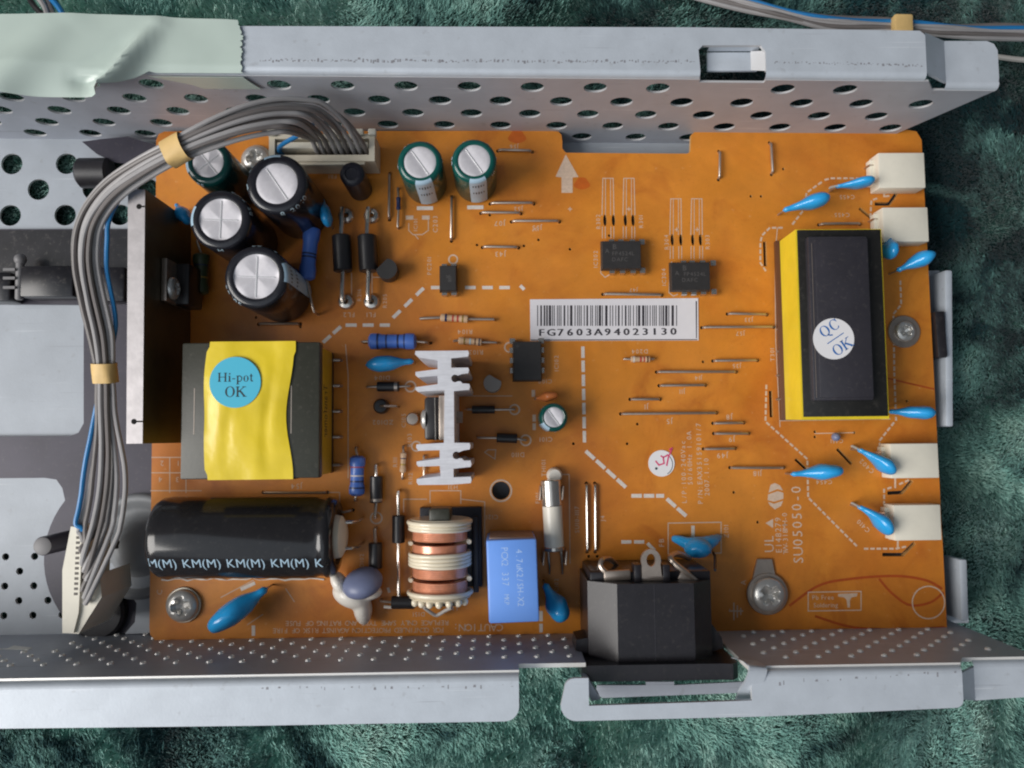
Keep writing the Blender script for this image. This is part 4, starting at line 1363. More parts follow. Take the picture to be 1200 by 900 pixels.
def dip(corner_a, corner_b, pins_top, pins_bot, label, side=False, h=3.9, prints=()):
    """corner_a / corner_b: opposite corners of the top face in photo pixels"""
    (x0, y1), (x1, y0) = P(*corner_a, h), P(*corner_b, h)
    c = ((x0 + x1) / 2, (y0 + y1) / 2); W, D = x1 - x0, y1 - y0
    b = MB()
    e = .35
    # body flares to its parting line
    vs = []
    for z, g in ((.5, 0), ((h + .5) / 2, e), (h - .15, .12), (h, 0)):
        vs += [(x0 - g, y0 - g, z), (x1 + g, y0 - g, z), (x1 + g, y1 + g, z), (x0 - g, y1 + g, z)]
    fs = [(3, 2, 1, 0), (12, 13, 14, 15)]
    for j in range(3):
        for k in range(4):
            fs.append((j * 4 + k, j * 4 + (k + 1) % 4, j * 4 + 4 + (k + 1) % 4, j * 4 + 4 + k))
    b.add(vs, fs)
    o = part(b, 'ic_chip', 'ic_black', (c[0], c[1], 0), label, 'black integrated circuits', angle=20)
    def pin(q, dx, dy):
        pb = MB(); zt = (h + .5) / 2
        Wd = .75
        s = Vector((-dy, dx, 0)) * Wd
        d = Vector((dx, dy, 0))
        p0 = Vector((q[0], q[1], zt)); p1 = p0 + d * .75; p2 = p1 + d * .15 + Vector((0, 0, -.5)); p3 = Vector((p2.x, p2.y, .1)); p4 = Vector((p2.x, p2.y, -.4))
        vs = []
        for i, (pp, k) in enumerate(((p0 - d * .6, 1), (p1, 1), (p2, 1), (p3, .6), (p4, .5))):
            nrm = Vector((0, 0, .22)) if i < 2 else d * .22
            vs += [pp - s * k * .9, pp + s * k * .9, pp + s * k * .9 - nrm, pp - s * k * .9 - nrm]
        fs = []
        for i in range(4):
            for k in range(4): fs.append((i * 4 + k, i * 4 + (k + 1) % 4, i * 4 + 4 + (k + 1) % 4, i * 4 + 4 + k))
        pb.add(vs, fs)
        part(pb, 'pin', 'tin', (q[0], q[1], 0), parent=o)
    if not side:
        for px, py in pins_top: pin((P(px, py, 2)[0], y1 + .2), 0, 1)
        for px, py in pins_bot: pin((P(px, py, 2)[0], y0 - .2), 0, -1)
    else:
        for px, py in pins_top: pin((x0 - .2, P(px, py, 2)[1]), -1, 0)
        for px, py in pins_bot: pin((x1 + .2, P(px, py, 2)[1]), 1, 0)
    if prints:
        t = MB()
        for s_, px, py, cap, an in prints: flat_text(t, s_, P(px, py, h), cap, an, h + .03, track=.16)
        part(t, 'chip_marking', 'ic_print', (c[0], c[1], h), parent=o)
    return o

def to92(px, py, h, r, flat_ang, matn, label, name='transistor'):
    x, y = P(px, py, h)
    pts = []
    a0 = math.radians(flat_ang)
    for i in range(21):
        a = a0 + math.radians(48) + (2 * PI - math.radians(96)) * i / 20
        pts.append((x + r * math.cos(a), y + r * math.sin(a)))
    b = MB(); b.prism(pts, [], h - 4.6, h, 0)
    o = part(b, name, matn, (x, y, 0), label)
    for k in (-1, 0, 1):
        lb = MB(); q = (x - k * 1.27 * math.sin(a0), y + k * 1.27 * math.cos(a0))
        lb.tube([(q[0], q[1], h - 4.4), (q[0], q[1], -.4)], .25, 6)
        part(lb, 'lead', 'tin_dull', (q[0], q[1], 0), parent=o)
    return o

def screw(px, py, z, rh, label, washer=None, rot=20, parent=None, top=True, wmat='washer', xf=None, deep=True):
    """pan-head cross-recess screw; stands on height z"""
    x, y = P(px, py, z + 1.5)
    X = xf or T(x, y, z, math.radians(rot))
    if parent is None:
        o = empty('screw', (x, y, z), label=label, cat='screw', group='screws holding the board')
    b = MB()
    if washer:
        b.lathe([(rh * .5, .0), (washer, .0), (washer, .45), (washer - .15, .6), (rh * .5, .6)], 36, 0, X)
        if parent is None: b.build('washer', wmat, o, (x, y, z))
        b = MB()
    z0 = .6 if washer else 0
    # head as a height field so that the cross recess is a real hollow
    nr, na = 14, 48
    vs = []; fs = []
    for j in range(nr + 1):
        q = j / nr
        for i in range(na):
            a = 2 * PI * i / na
            X_, Y_ = q * rh * math.cos(a), q * rh * math.sin(a)
            zz = z0 + rh * .55 * math.sqrt(max(0, 1 - .80 * q ** 2.6))
            m_ = min(abs(X_), abs(Y_)); M_ = max(abs(X_), abs(Y_))
            w = .17 * rh; Lc = .52 * rh
            if m_ < w + .08 * rh and M_ < Lc + .1 * rh:
                k = min(1, max(0, (w + .08 * rh - m_) / (.1 * rh))) * min(1, max(0, (Lc + .1 * rh - M_) / (.16 * rh)))
                zz -= k * rh * .5 * (1 - .5 * M_ / (Lc + .1))
            vs.append((X_, Y_, zz))
    for j in range(nr):
        for i in range(na):
            k = (i + 1) % na
            fs.append((j * na + i, (j + 1) * na + i, (j + 1) * na + k, j * na + k))
    e = len(vs)
    for i in range(na):
        a = 2 * PI * i / na; vs.append((rh * math.cos(a), rh * math.sin(a), z0))
    for i in range(na):
        k = (i + 1) % na
        fs.append((nr * na + i, e + i, e + k, nr * na + k))
    b.add([X @ Vector(q) for q in vs], fs)
    if parent is None:
        b.build('screw_head', 'screw_steel', o, (x, y, z + z0), angle=45)
        s = MB(); s.lathe([(rh * .42, .3), (rh * .42, -8.5), (0, -9)], 14, 0, T(x, y, z))
        s.build('screw_shank', 'screw_steel', o, (x, y, z - 4))
        return o
    p = X @ Vector((0, 0, 0))
    return part(b, 'screw', 'screw_steel', p, label, parent=parent, angle=45)

# ================================================================== COMPONENTS
# ---- standing electrolytic capacitors
can(243.5, 190, 21, 5.4, 3.6, 'sleeve_darkgreen', 2, -52, (185, 4.2), 'dark green standing capacitor with cross-scored top, just right of the masking tape band', marks=(('85', 250, 2.4, 1.2), ('20', 30, 2, 1.1)))
can(324, 215, 24, 7.0, 4.75, 'sleeve_black', 1, -56, (100, 4.2), 'tall black capacitor with one diagonal score, nearest the wire socket', marks=(('JC', 183, 2.6, 1.7), ('10', -28, 2.4, 1.5), ('20', -52, 2.4, 1.5), ('8', -78, 2, 1.5), ('47', 150, 2.4, 1.4)))
can(258, 257, 23, 7.0, 4.85, 'sleeve_black', 2, 88, (172, 5.0), 'black capacitor with cross-scored top at the left of the cluster of four', marks=(('10', 66, 2.4, 1.4), ('7', 42, 2.4, 1.4), ('85', 18, 2.4, 1.4), ('M', 270, 2, 1.2)))
can(300, 324, 23, 7.3, 5.2, 'sleeve_black', 2, 88, (8, 4.8), 'widest black capacitor with cross-scored top, lowest in the cluster of four', marks=(('82', 92, 2.4, 1.5), ('105', 232, 2.6, 1.5), ('20', 205, 2, 1.4), ('7', 55, 2, 1.3)))
can(492, 190, 17, 5.4, 3.85, 'sleeve_green', 1, -55, (-80, 4.3), 'green capacitor with pale stripe, left one of the upright pair above the opto chip', marks=(('105', 62, 2.2, 1.2), ('10', 190, 2.4, 1.2), ('V', 8, 2.4, 1.2), ('47', 130, 2, 1.2)))
can(555.5, 188, 17, 5.4, 3.85, 'sleeve_green', 1, -55, (-80, 4.3), 'green capacitor with pale stripe, right one of the upright pair beside the white arrow', marks=(('105', 110, 2.2, 1.2), ('80', 180, 2.4, 1.3), ('7', 52, 2.4, 1.2), ('2', 10, 2, 1.2), ('10', -30, 2, 1.1)))
can(649, 489, 11, 3.5, 2.45, 'sleeve_green', 1, -55, (228, 2.6), 'smallest green capacitor, standing alone below the white barcode label', marks=(('47', 285, 1.9, .85), ('25', 140, 1.9, .85), ('10', 20, 1.9, .85)))

# white bars printed under the stripes of the pair
for px, py in ((498, 244), (557, 243)):
    m = MB(); q = P(px, py); m.box((q[0], q[1], .05), (4.2, 1.0, .03), 0)
    part(m, 'polarity_bar', 'dash_white', (q[0], q[1], 0))

# ---- big lying capacitor
def big_cap():
    r = 9.6; zc = 10.0
    xa = P(173.5, 632, 15.5)[0]; xb = P(391, 632, 15)[0]
    yc = (P(280, 582, zc + 2)[1] + P(280, 676, zc)[1]) / 2
    L = xb - xa
    X = T(xa, yc, zc, rz=math.radians(-.5), ry=PI / 2)
    b = MB()
    pf = [(0, .5), (5.6, .5), (6.0, .1), (7.2, 0), (8.6, .5), (9.35, 1.6), (r, 3.4), (r, L - 5), (r - .5, L - 3.8), (r - .35, L - 2.6), (r, L - 2), (r - .4, L - .7), (r - 1.4, L), (r - 3, L + .1), (r - 3.4, L - .5), (0, L - .5)]
    b.lathe(pf, 64, 0, X)
    o = part(b, 'lying_capacitor', 'big_sleeve', ((xa + xb) / 2, yc, 0), 'large black capacitor lying on its side with KM(M) printed along it', angle=50)
    t = MB()
    ang = math.radians(31)
    R = r + .12
    def put(s, xs, clip0=1.0, clip1=1e9):
        out, w = layout(s, 2.4, None, .12)
        for v, f in out:
            vs = []
            for x, y in v:
                a = ang + (1.1 - y) / R
                xx = min(max(xs + x * .88, clip0), clip1)
                rr = R - (.0 if xx > 3.4 else (3.4 - xx) * .22)
                vs.append(X @ Vector((-rr * math.cos(a), -rr * math.sin(a), xx)))
            t.add(vs, f)
    p0 = -.8
    for i in range(4): put('KM(M)', p0 + 10.0 * i)
    put('K', p0 + 10.0 * 4)
    part(t, 'sleeve_print', 'stripe_pale', ((xa + xb) / 2, yc - 7, zc + 6), parent=o)
    # pale rubber bung at the lead end
    c = MB()
    c.lathe([(0, L + 2.0), (3.4, L + 1.8), (4.9, L + .9), (5.2, L - .5)], 28, 0, X)
    part(c, 'rubber_bung', 'socket_beige', (xb + .5, yc, zc), parent=o)
    for dy in (3.0, -3.2):
        l = MB(); l.tube([(xb + 1, yc + dy, zc), (xb + 3.2, yc + dy, zc - .3), (xb + 4.2, yc + dy, zc - 1.6), (xb + 4.4, yc + dy, -.4)], .4, 8)
        part(l, 'lead', 'tin', (xb + 4.4, yc + dy, 0), parent=o)
    # bead of glue under the long side
    g = MB(); pts = []
    for i in range(26):
        px = 190 + 190 * i / 25
        q = P(px, 678.6 + .9 * math.sin(i * 2.1) + random.uniform(-.8, .8)); pts.append((q[0], q[1], .1 + random.uniform(0, .3)))
    g.tube(pts, [.06 + .22 * random.random() for _ in pts], 6)
    part(g, 'glue_bead', 'goop_white', (P(285, 680)[0], P(285, 680)[1], 0), parent=o)
big_cap()

# ---- yellow transformer
def transformer():
    zt = 22.0
    x0, y1 = P(213.5, 402, zt); x1, y0 = P(374, 560, zt)
    b = MB()
    # ferrite core: a plate with raised middle and cut-back ends
    b.box(((x0 + x1) / 2, (y0 + y1) / 2, zt - 1.6), (x1 - x0, y1 - y0, 3.2), 0, bev=.35)
    o = part(b, 'transformer', 'ferrite', ((x0 + x1) / 2, (y0 + y1) / 2, 0), 'square ferrite transformer wrapped in yellow tape with a round cyan sticker')
    # winding under the core
    w = MB(); xr = P(388.5, 480, 3)[0]
    w.box(((x0 + xr) / 2 + .2, (y0 + y1) / 2, 10.6), (xr - x0 - .4, y1 - y0 - .5, 16.4), 0, bev=.4)
    part(w, 'winding', 'coil_yellow', (xr, (y0 + y1) / 2, 8), parent=o)
    k = MB(); out, wd = layout('Transfomer', 1.1)
    for v, f in out: k.add([(xr + .03, y1 - 9 - x * 1.6, 8 + y * 4) for x, y in v], f)
    part(k, 'side_print', 'text_black', (xr, (y0 + y1) / 2, 10), parent=o)
    bo_ = MB(); bo_.box(((x0 + xr) / 2 - .3, (y0 + y1) / 2, 1.4), (xr - x0 + .6, y1 - y0 - .4, 2.4), 0, bev=.3)
    part(bo_, 'bobbin', 'coil_black', ((x0 + xr) / 2, (y0 + y1) / 2, 0), parent=o)
    for i, py in enumerate((422, 452, 482, 512, 545)):
        l = MB(); q = P3(392, py, 1)
        l.tube([q + Vector((-1.5, 0, .1)), q + Vector((1.2, 0, -.2)), q + Vector((1.8, 0, -1.4))], .38, 8)
        part(l, 'pin', 'tin_dull', q, parent=o)
    # yellow tape band over the core, bulging and wavy along its edges
    nu, nv = 22, 40
    ta, tb = P(243, 480, zt)[0], P(343, 480, zt)[0]
    prof = []
    prof += [(y1 + .25, zt - 7 + 7 * i / 6) for i in range(6)]
    prof += [(y1 + .2 + (y0 - y1 - .4) * i / 27, zt + .15) for i in range(28)]
    prof += [(y0 - .25, zt - 7 * (i + 1) / 6) for i in range(6)]
    vs = []
    for j, (y, z) in enumerate(prof):
        t = (y1 - y) / (y1 - y0)
        left = ta - .9 * math.sin(PI * min(1, max(0, t))) ** 2 - .3 * math.sin(9 * t) + (.5 if t < .05 or t > .95 else 0)
        right = tb - 1.1 * math.sin(PI * min(1, max(0, t)) ** 1.15) ** 2 + .3 * math.sin(7 * t + 1) + .4 * (t < .1)
        for i in range(nu):
            s = i / (nu - 1)
            xx = left + (right - left) * s
            zz = z
            if zt - .1 < z:
                bul = math.sin(PI * min(1, max(0, t)))
                edge = min(s, 1 - s)
                zz += .25 + .55 * bul * (1 - (1 - min(1, edge / .28)) ** 2) - .38 * math.exp(-((s - .75 - .04 * math.sin(5 * t)) / .05) ** 2) * bul - .5 * math.exp(-((s - .05) / .07) ** 2) * bul * (math.exp(-((t - .55) / .16) ** 2) + math.exp(-((t - .85) / .1) ** 2) * .6)
                zz += .34 * (float(vnoise(xx / 3.2, y / 6, 8)) - .5) - .25 * math.exp(-((s - .42 + .2 * t) / .03) ** 2) * bul
            vs.append((xx, y, zz))
    n = len(prof)
    fs = [(j * nu + i + 1, j * nu + i, (j + 1) * nu + i, (j + 1) * nu + i + 1) for j in range(n - 1) for i in range(nu - 1)]
    tp = MB(); tp.add(vs, fs); tp.add([(a, b_, c - .12) for a, b_, c in vs], [tuple(reversed(f)) for f in fs])
    part(tp, 'tape_wrap', 'tape_yellow', ((ta + tb) / 2, (y0 + y1) / 2, zt), parent=o, angle=70)
    # sticker laid on the tape
    zs = zt + 1.12
    c = P(275.5, 448, zs); r = 5.75
    s = MB(); s.prism(circ(c[0], c[1], r, 44), [], zs - .1, zs, 0)
    part(s, 'round_sticker', 'sticker_cyan', (c[0], c[1], zs), parent=o, label='round cyan sticker reading Hi-pot OK')
    pr = MB(); serif(pr, 'Hi-pot', P(276, 442, zs), 2.0, zs + .03, 2); serif(pr, 'OK', P(276, 459, zs), 2.3, zs + .03, 1)
    part(pr, 'sticker_print', 'text_dark', (c[0], c[1], zs + .02), parent=o)
    # groove lines on both bare ends of the core
    g = MB()
    for px, pya, pyb in ((228, 455, 509), (341.5, 452, 508)):
        a, e = P(px, pya, zt), P(px, pyb, zt)
        g.box((a[0], (a[1] + e[1]) / 2, zt + .01), (.16, a[1] - e[1], .08), 0)
    part(g, 'core_scratch', 'tin_dull', (P(228, 480, zt)[0], P(228, 480, zt)[1], zt), parent=o)

SER = {
 'H': (.78, [[(.14, 0), (.14, .7), .12], [(.62, 0), (.62, .7), .12], [(.14, .36), (.62, .36), .05], [(.02, .02), (.27, .02), .045], [(.02, .68), (.27, .68), .045], [(.5, .02), (.75, .02), .045], [(.5, .68), (.75, .68), .045]]),
 'i': (.32, [[(.16, 0), (.16, .46), .11], [(.05, .02), (.28, .02), .045], [(.06, .44), (.16, .44), .045], [(.11, .62), (.22, .62), .11]]),
 '-': (.34, [[(.05, .22), (.29, .22), .07]]),
 'p': (.54, [[(.14, -.22), (.14, .46), .11], [(.03, -.2), (.27, -.2), .045], [(.03, .44), (.14, .44), .045], [(.14, .42), (.3, .46), (.44, .36), (.46, .22), (.4, .06), (.28, .0), (.14, .05), .07]]),
 'o': (.50, 'o'), 'O': (.76, 'O'), 'C': (.70, 'C'), 'Q': (.78, 'Q'),
 't': (.34, [[(.15, .6), (.15, .1), (.2, .02), (.3, .05), .09], [(.03, .44), (.3, .44), .05]]),
 'K': (.76, [[(.14, 0), (.14, .7), .12], [(.02, .02), (.27, .02), .045], [(.02, .68), (.27, .68), .045], [(.18, .33), (.58, .68), .05], [(.28, .42), (.62, .03), .12], [(.5, .02), (.76, .02), .045], [(.46, .68), (.72, .68), .045]]),
}
def serif(b, s, c, cap, z, m_, ang=0.0):
    k = cap / .7
    w = sum(SER[ch][0] for ch in s) * k
    ca, sa = math.cos(ang), math.sin(ang)
    x0 = 0
    def put(v, f): b.add([(c[0] + (x - w / 2) * ca - (y - cap / 2) * sa, c[1] + (x - w / 2) * sa + (y - cap / 2) * ca, z) for x, y in v], f)
    for ch in s:
        wd, st = SER[ch]
        if isinstance(st, str):
            if ch == 'o': cx, cy, rx, ry = .25, .23, .20, .25
            else: cx, cy, rx, ry = .38, .35, .33, .37
            n = 28; v = []
            rng = range(n + 1)
            for i in rng:
                a = 2 * PI * i / n
                if ch == 'C': a = math.radians(42) + math.radians(276) * i / n
                th = (.045 + .085 * abs(math.cos(a)) ** 1.5) * (1 if ch != 'o' else .8)
                v += [((x0 / k + cx + rx * math.cos(a)) * k, (cy + ry * math.sin(a)) * k), ((x0 / k + cx + (rx - th) * math.cos(a)) * k, (cy + (ry - th * .8) * math.sin(a)) * k)]
            put(v, [(2 * i, 2 * i + 1, 2 * i + 3, 2 * i + 2) for i in range(n)])
            if ch == 'C':
                q = thick([(.62, .45), (.62, .68)], .05); put([(x0 + x * k, y * k) for x, y in q], [(0, 1, 2, 3)])
            if ch == 'Q':
                q = thick([(.4, .06), (.52, -.08), (.68, -.16)], .09); put([(x0 + x * k, y * k) for x, y in q], [(0, 1, 4, 5), (1, 2, 3, 4)])
        else:
            for seg in st:
                wv = seg[-1]
                for a, e in zip(seg[:-2], seg[1:-1]):
                    q = thick([a, e], wv); put([(x0 + x * k, y * k) for x, y in q], [(0, 1, 2, 3)])
        x0 += wd * k
transformer()

# ---- inverter transformer on the right
def inverter():
    zt = 12.0
    xa, y1 = P(932, 269, zt); xb, y0 = P(1042, 491, zt)
    c = ((xa + xb) / 2, (y0 + y1) / 2)
    xL0 = P(915.5, 380, 1)[0]
    b = MB()
    bs_ = MB(); bs_.box((xL0 + 12, c[1], .9), (26, y1 - y0 - .3, 1.5), 0, bev=.2)
    # winding block with a leaning left flank
    vs = [(xL0 + .1, y0 + .3, 1.5), (xb, y0 + .3, 1.5), (xb, y1 - .3, 1.5), (xL0 + .1, y1 - .3, 1.5), (xa, y0, zt), (xb, y0, zt), (xb, y1, zt), (xa, y1, zt)]
    b.add(vs, [(3, 2, 1, 0), (4, 5, 6, 7), (0, 1, 5, 4), (1, 2, 6, 5), (2, 3, 7, 6), (3, 0, 4, 7)], 0)
    o = part(b, 'inverter_transformer', 'tape_yellow', (c[0], c[1], 0), 'long black inverter transformer with a yellow taped flank and a round QC OK sticker')
    part(bs_, 'bobbin', 'band_brown', (xL0, c[1], 0), parent=o)
    t = MB(); t.box((c[0] + .0, c[1] + .25, zt + .12), (xb - xa - .7, y1 - y0 - .9, .5), 0, bev=.12)
    part(t, 'top_tape', 'tape_black', (c[0], c[1], zt), parent=o)
    zk = zt + 2.4
    x2, y2 = P(946, 277, zk); x3, y3 = P(1024, 469, zk)
    k = MB()
    k.box(((x2 + x3) / 2 + .1, (y2 + y3) / 2, zt + 1.3), (x3 - x2, y2 - y3, 2.3), 0, bev=.45)
    k.box(((x2 + x3) / 2 + .8, (y2 + y3) / 2, zt + 1.5), (x3 - x2 - 1.6, y2 - y3 - 1.4, 2.4), 0, bev=.25)
    part(k, 'core_bar', 'core_black', ((x2 + x3) / 2, (y2 + y3) / 2, zt), parent=o)
    e = MB(); a, d = P3(951, 285, zk + .02), P3(957, 466, zk + .02)
    e.tube([a, d], .09, 6); part(e, 'edge_highlight', 'tin_dull', (a + d) / 2, parent=o)  # highlight along the core bar drawn as a pale metal line
    zs = zt + 2.82
    q = P(977, 397, zs); s = MB(); s.prism(circ(q[0], q[1], 4.95, 44), [], zs - .12, zs, 0)
    part(s, 'round_sticker', 'sticker_white', (q[0], q[1], zs), parent=o, label='round white sticker reading QC over OK in blue')
    pr = MB(); an = math.radians(33)
    serif(pr, 'QC', P(971.5, 384.5, zs), 2.5, zs + .03, 1, an); serif(pr, 'OK', P(987, 406, zs), 2.5, zs + .03, 1, an)
    u = Vector((math.cos(an), math.sin(an))); qq = Vector(P(979, 396.5, zs))
    ln_ = thick([qq - u * 2.4, qq + u * 2.4], .22); pr.add([(p[0], p[1], zs + .03) for p in ln_], [(0, 1, 2, 3)])
    part(pr, 'sticker_print', 'text_blue', (q[0], q[1], zs + .02), parent=o)
    for py in (300, 330, 358, 386, 412, 440, 468):
        l = MB(); w = P3(913, py, .6); l.tube([w + Vector((.8, 0, .3)), w + Vector((-.4, 0, .2)), w + Vector((-.5, 0, -1))], .3, 6)
        part(l, 'pin', 'tin_dull', w, parent=o)
inverter()

# ---- aluminium plate with its screwed-on transistor
def plate():
    zt = 27.0
    xa, ya = P(150, 222, zt); xb, yb = P(148, 520, zt); x2 = P(170, 222, zt)[0]; x3 = P(167, 520, zt)[0]
    b = MB()
    hs = [circ(*P(163, 242, zt), .62, 14), circ(*P(157, 494, zt), .62, 14)]
    b.prism([(xa, ya), (x2, ya), (x3, yb), (xb, yb)], hs, .4, zt, 0, 1)
    # small saw kerfs from the holes to the face
    o = part(b, 'heatsink_plate', ['alu_plate', 'plate_face_shaded'], ((xa + x2) / 2, (ya + yb) / 2, 0), 'tall flat aluminium heatsink plate along the left edge of the board')
    k = MB()
    for (px, py), xe in (((163, 242), x2), ((157, 494), x3)):
        q = P(px, py, zt); k.box(((q[0] + xe) / 2, q[1], zt + .005), (xe - q[0], .35, .05), 0); k.prism(circ(q[0], q[1], .6, 14), [], zt - .02, zt + .02, 0)
    part(k, 'screw_hole', 'hole_dark', (x3, ya, zt), parent=o)
    xf = (x2 + x3) / 2
    # transistor pressed to the right face
    z0 = 4.0
    y = P(0, 335, 12)[1]
    t = MB(); t.box((xf + .7, y, 11), (1.3, 10, 15), 0, bev=.15)
    tr = part(t, 'power_transistor', 'tin_dull', (xf + .7, y, 0), 'black power transistor screwed to the aluminium plate', parent=o)
    m_ = MB(); m_.box((xf + 2.3, y, 8.5), (4.2, 10, 9), 0, bev=.5)
    part(m_, 'transistor_package', 'diode_black', (xf + 2.3, y, 6), parent=o)
    sx, sy = P(199, 338, 17)
    screw(0, 0, 0, 2.6, None, washer=3.2, parent=o, xf=T(xf + 1.4, sy, 17.0, ry=PI / 2))
    for dy in (-2.5, 0, 2.5):
        l = MB(); l.tube([(xf + 2.4, y + dy, 4.5), (xf + 2.4, y + dy, -.4)], .35, 6); part(l, 'lead', 'tin_dull', (xf + 2.4, y + dy, 0), parent=o)
plate()

# ---- extruded heatsink with transistor in the middle
def finned():
    zt = 25.0
    def xy(px, py): return P(px, py, zt)
    L = [(415, 6, 10, 488), (437.5, 6, 9, 488), (455.5, 6, 9, 488), (523.5, 6, 8, 489), (542.5, 6, 8, 489), (562.5, 6, 7, 490)]
    def x(px): return P(px, 480, zt)[0]
    def y(py): return P(520, py, zt)[1]
    o = []
    # walk down the left side, then up the right side
    o += [(488, 411), (514, 410), (528, 410)]
    right = [(412, 419, 549), (430, 438, 550), (449, 458, 550), (519, 529, 551), (539, 550, 552), (559, 567, 552)]
    pts = [(487, 411), (549, 411), (550, 414), (549, 418), (529, 420), (529, 431), (549, 431), (550, 434), (549, 437.5), (541, 438.5), (537, 440)]
    def key(cx, cy, r):   # round keyhole opening to the right between two fins
        return [(cx + r * math.cos(math.radians(a)), cy + r * math.sin(math.radians(a))) for a in range(-50, -311, -26)]
    pts += key(533.5, 443.5, 4.6)
    pts += [(540, 447), (542, 449.5), (550, 450), (551, 453), (550, 457), (532, 458.5), (532, 519), (550, 519.5), (551, 523), (550, 527), (543, 528), (538, 530)]
    pts += key(534.5, 533.8, 4.6)
    pts += [(541, 537.5), (543, 540), (551, 540), (552, 544), (551, 547.5), (531, 549.5), (531, 559.5), (551, 559), (552, 563), (551, 566.5), (530, 568), (490, 568), (488, 565), (488, 561), (516, 558),
            (515, 546), (490, 546.5), (488, 544), (488, 540.5), (515, 537.5), (515, 527.5), (490, 528), (487.5, 524), (488, 520.5), (520, 519), (521, 457), (490, 459), (487, 456.5), (487, 453.5), (513, 450), (513, 440), (490, 442), (487, 439.5), (487, 435.5), (513, 432.5), (513, 422), (492, 419), (486.5, 415)]
    b = MB(); b.prism([(x(p[0]), y(p[1])) for p in pts], [], 1.0, zt, 0)
    c = (x(524), y(489))
    o = part(b, 'finned_heatsink', 'alu_heatsink', (c[0], c[1], 0), 'pale extruded aluminium heatsink with six fins standing in the middle of the board', angle=25)
    t = MB()
    xr = x(519.5); xl = P(495, 489, 17)[0]
    ya_, yb_ = y(461), y(517)
    t.box((xr - .65, (ya_ + yb_) / 2, 13), (1.3, ya_ - yb_ - .5, 15.5), 1, bev=.12)
    t.box(((xr - 1.2 + xl) / 2 + .3, (ya_ + yb_) / 2, 10.5), (xr - 1.3 - xl, ya_ - yb_ - .6, 11), 0, bev=.7)
    part(t, 'power_transistor', ['diode_black', 'tin_dull'], (xr - 2, (ya_ + yb_) / 2, 4), parent=o)
    screw(0, 0, 0, 2.3, None, washer=2.9, parent=o, xf=T(xr - 4.2, y(490), 14.5, ry=-PI / 2))
    e = MB(); q = P(505.5, 470, 16); e.tube([(P(509.5, 466, 16.2)[0], y(463), 16.25), (P(510.5, 516, 16.2)[0], y(516), 16.25)], .12, 6)
    part(e, 'package_edge', 'tin', (q[0], q[1], 16), parent=o)
    n = MB(); q = P3(542, 489, 14)
    n.lathe([(0, 1.4), (1.5, 1.4), (1.6, 0)], 6, 0, T(x(532), q.y, 13.5, ry=PI / 2))
    part(n, 'nut', 'tin_dull', (x(532), q.y, 13.5), parent=o)
finned()

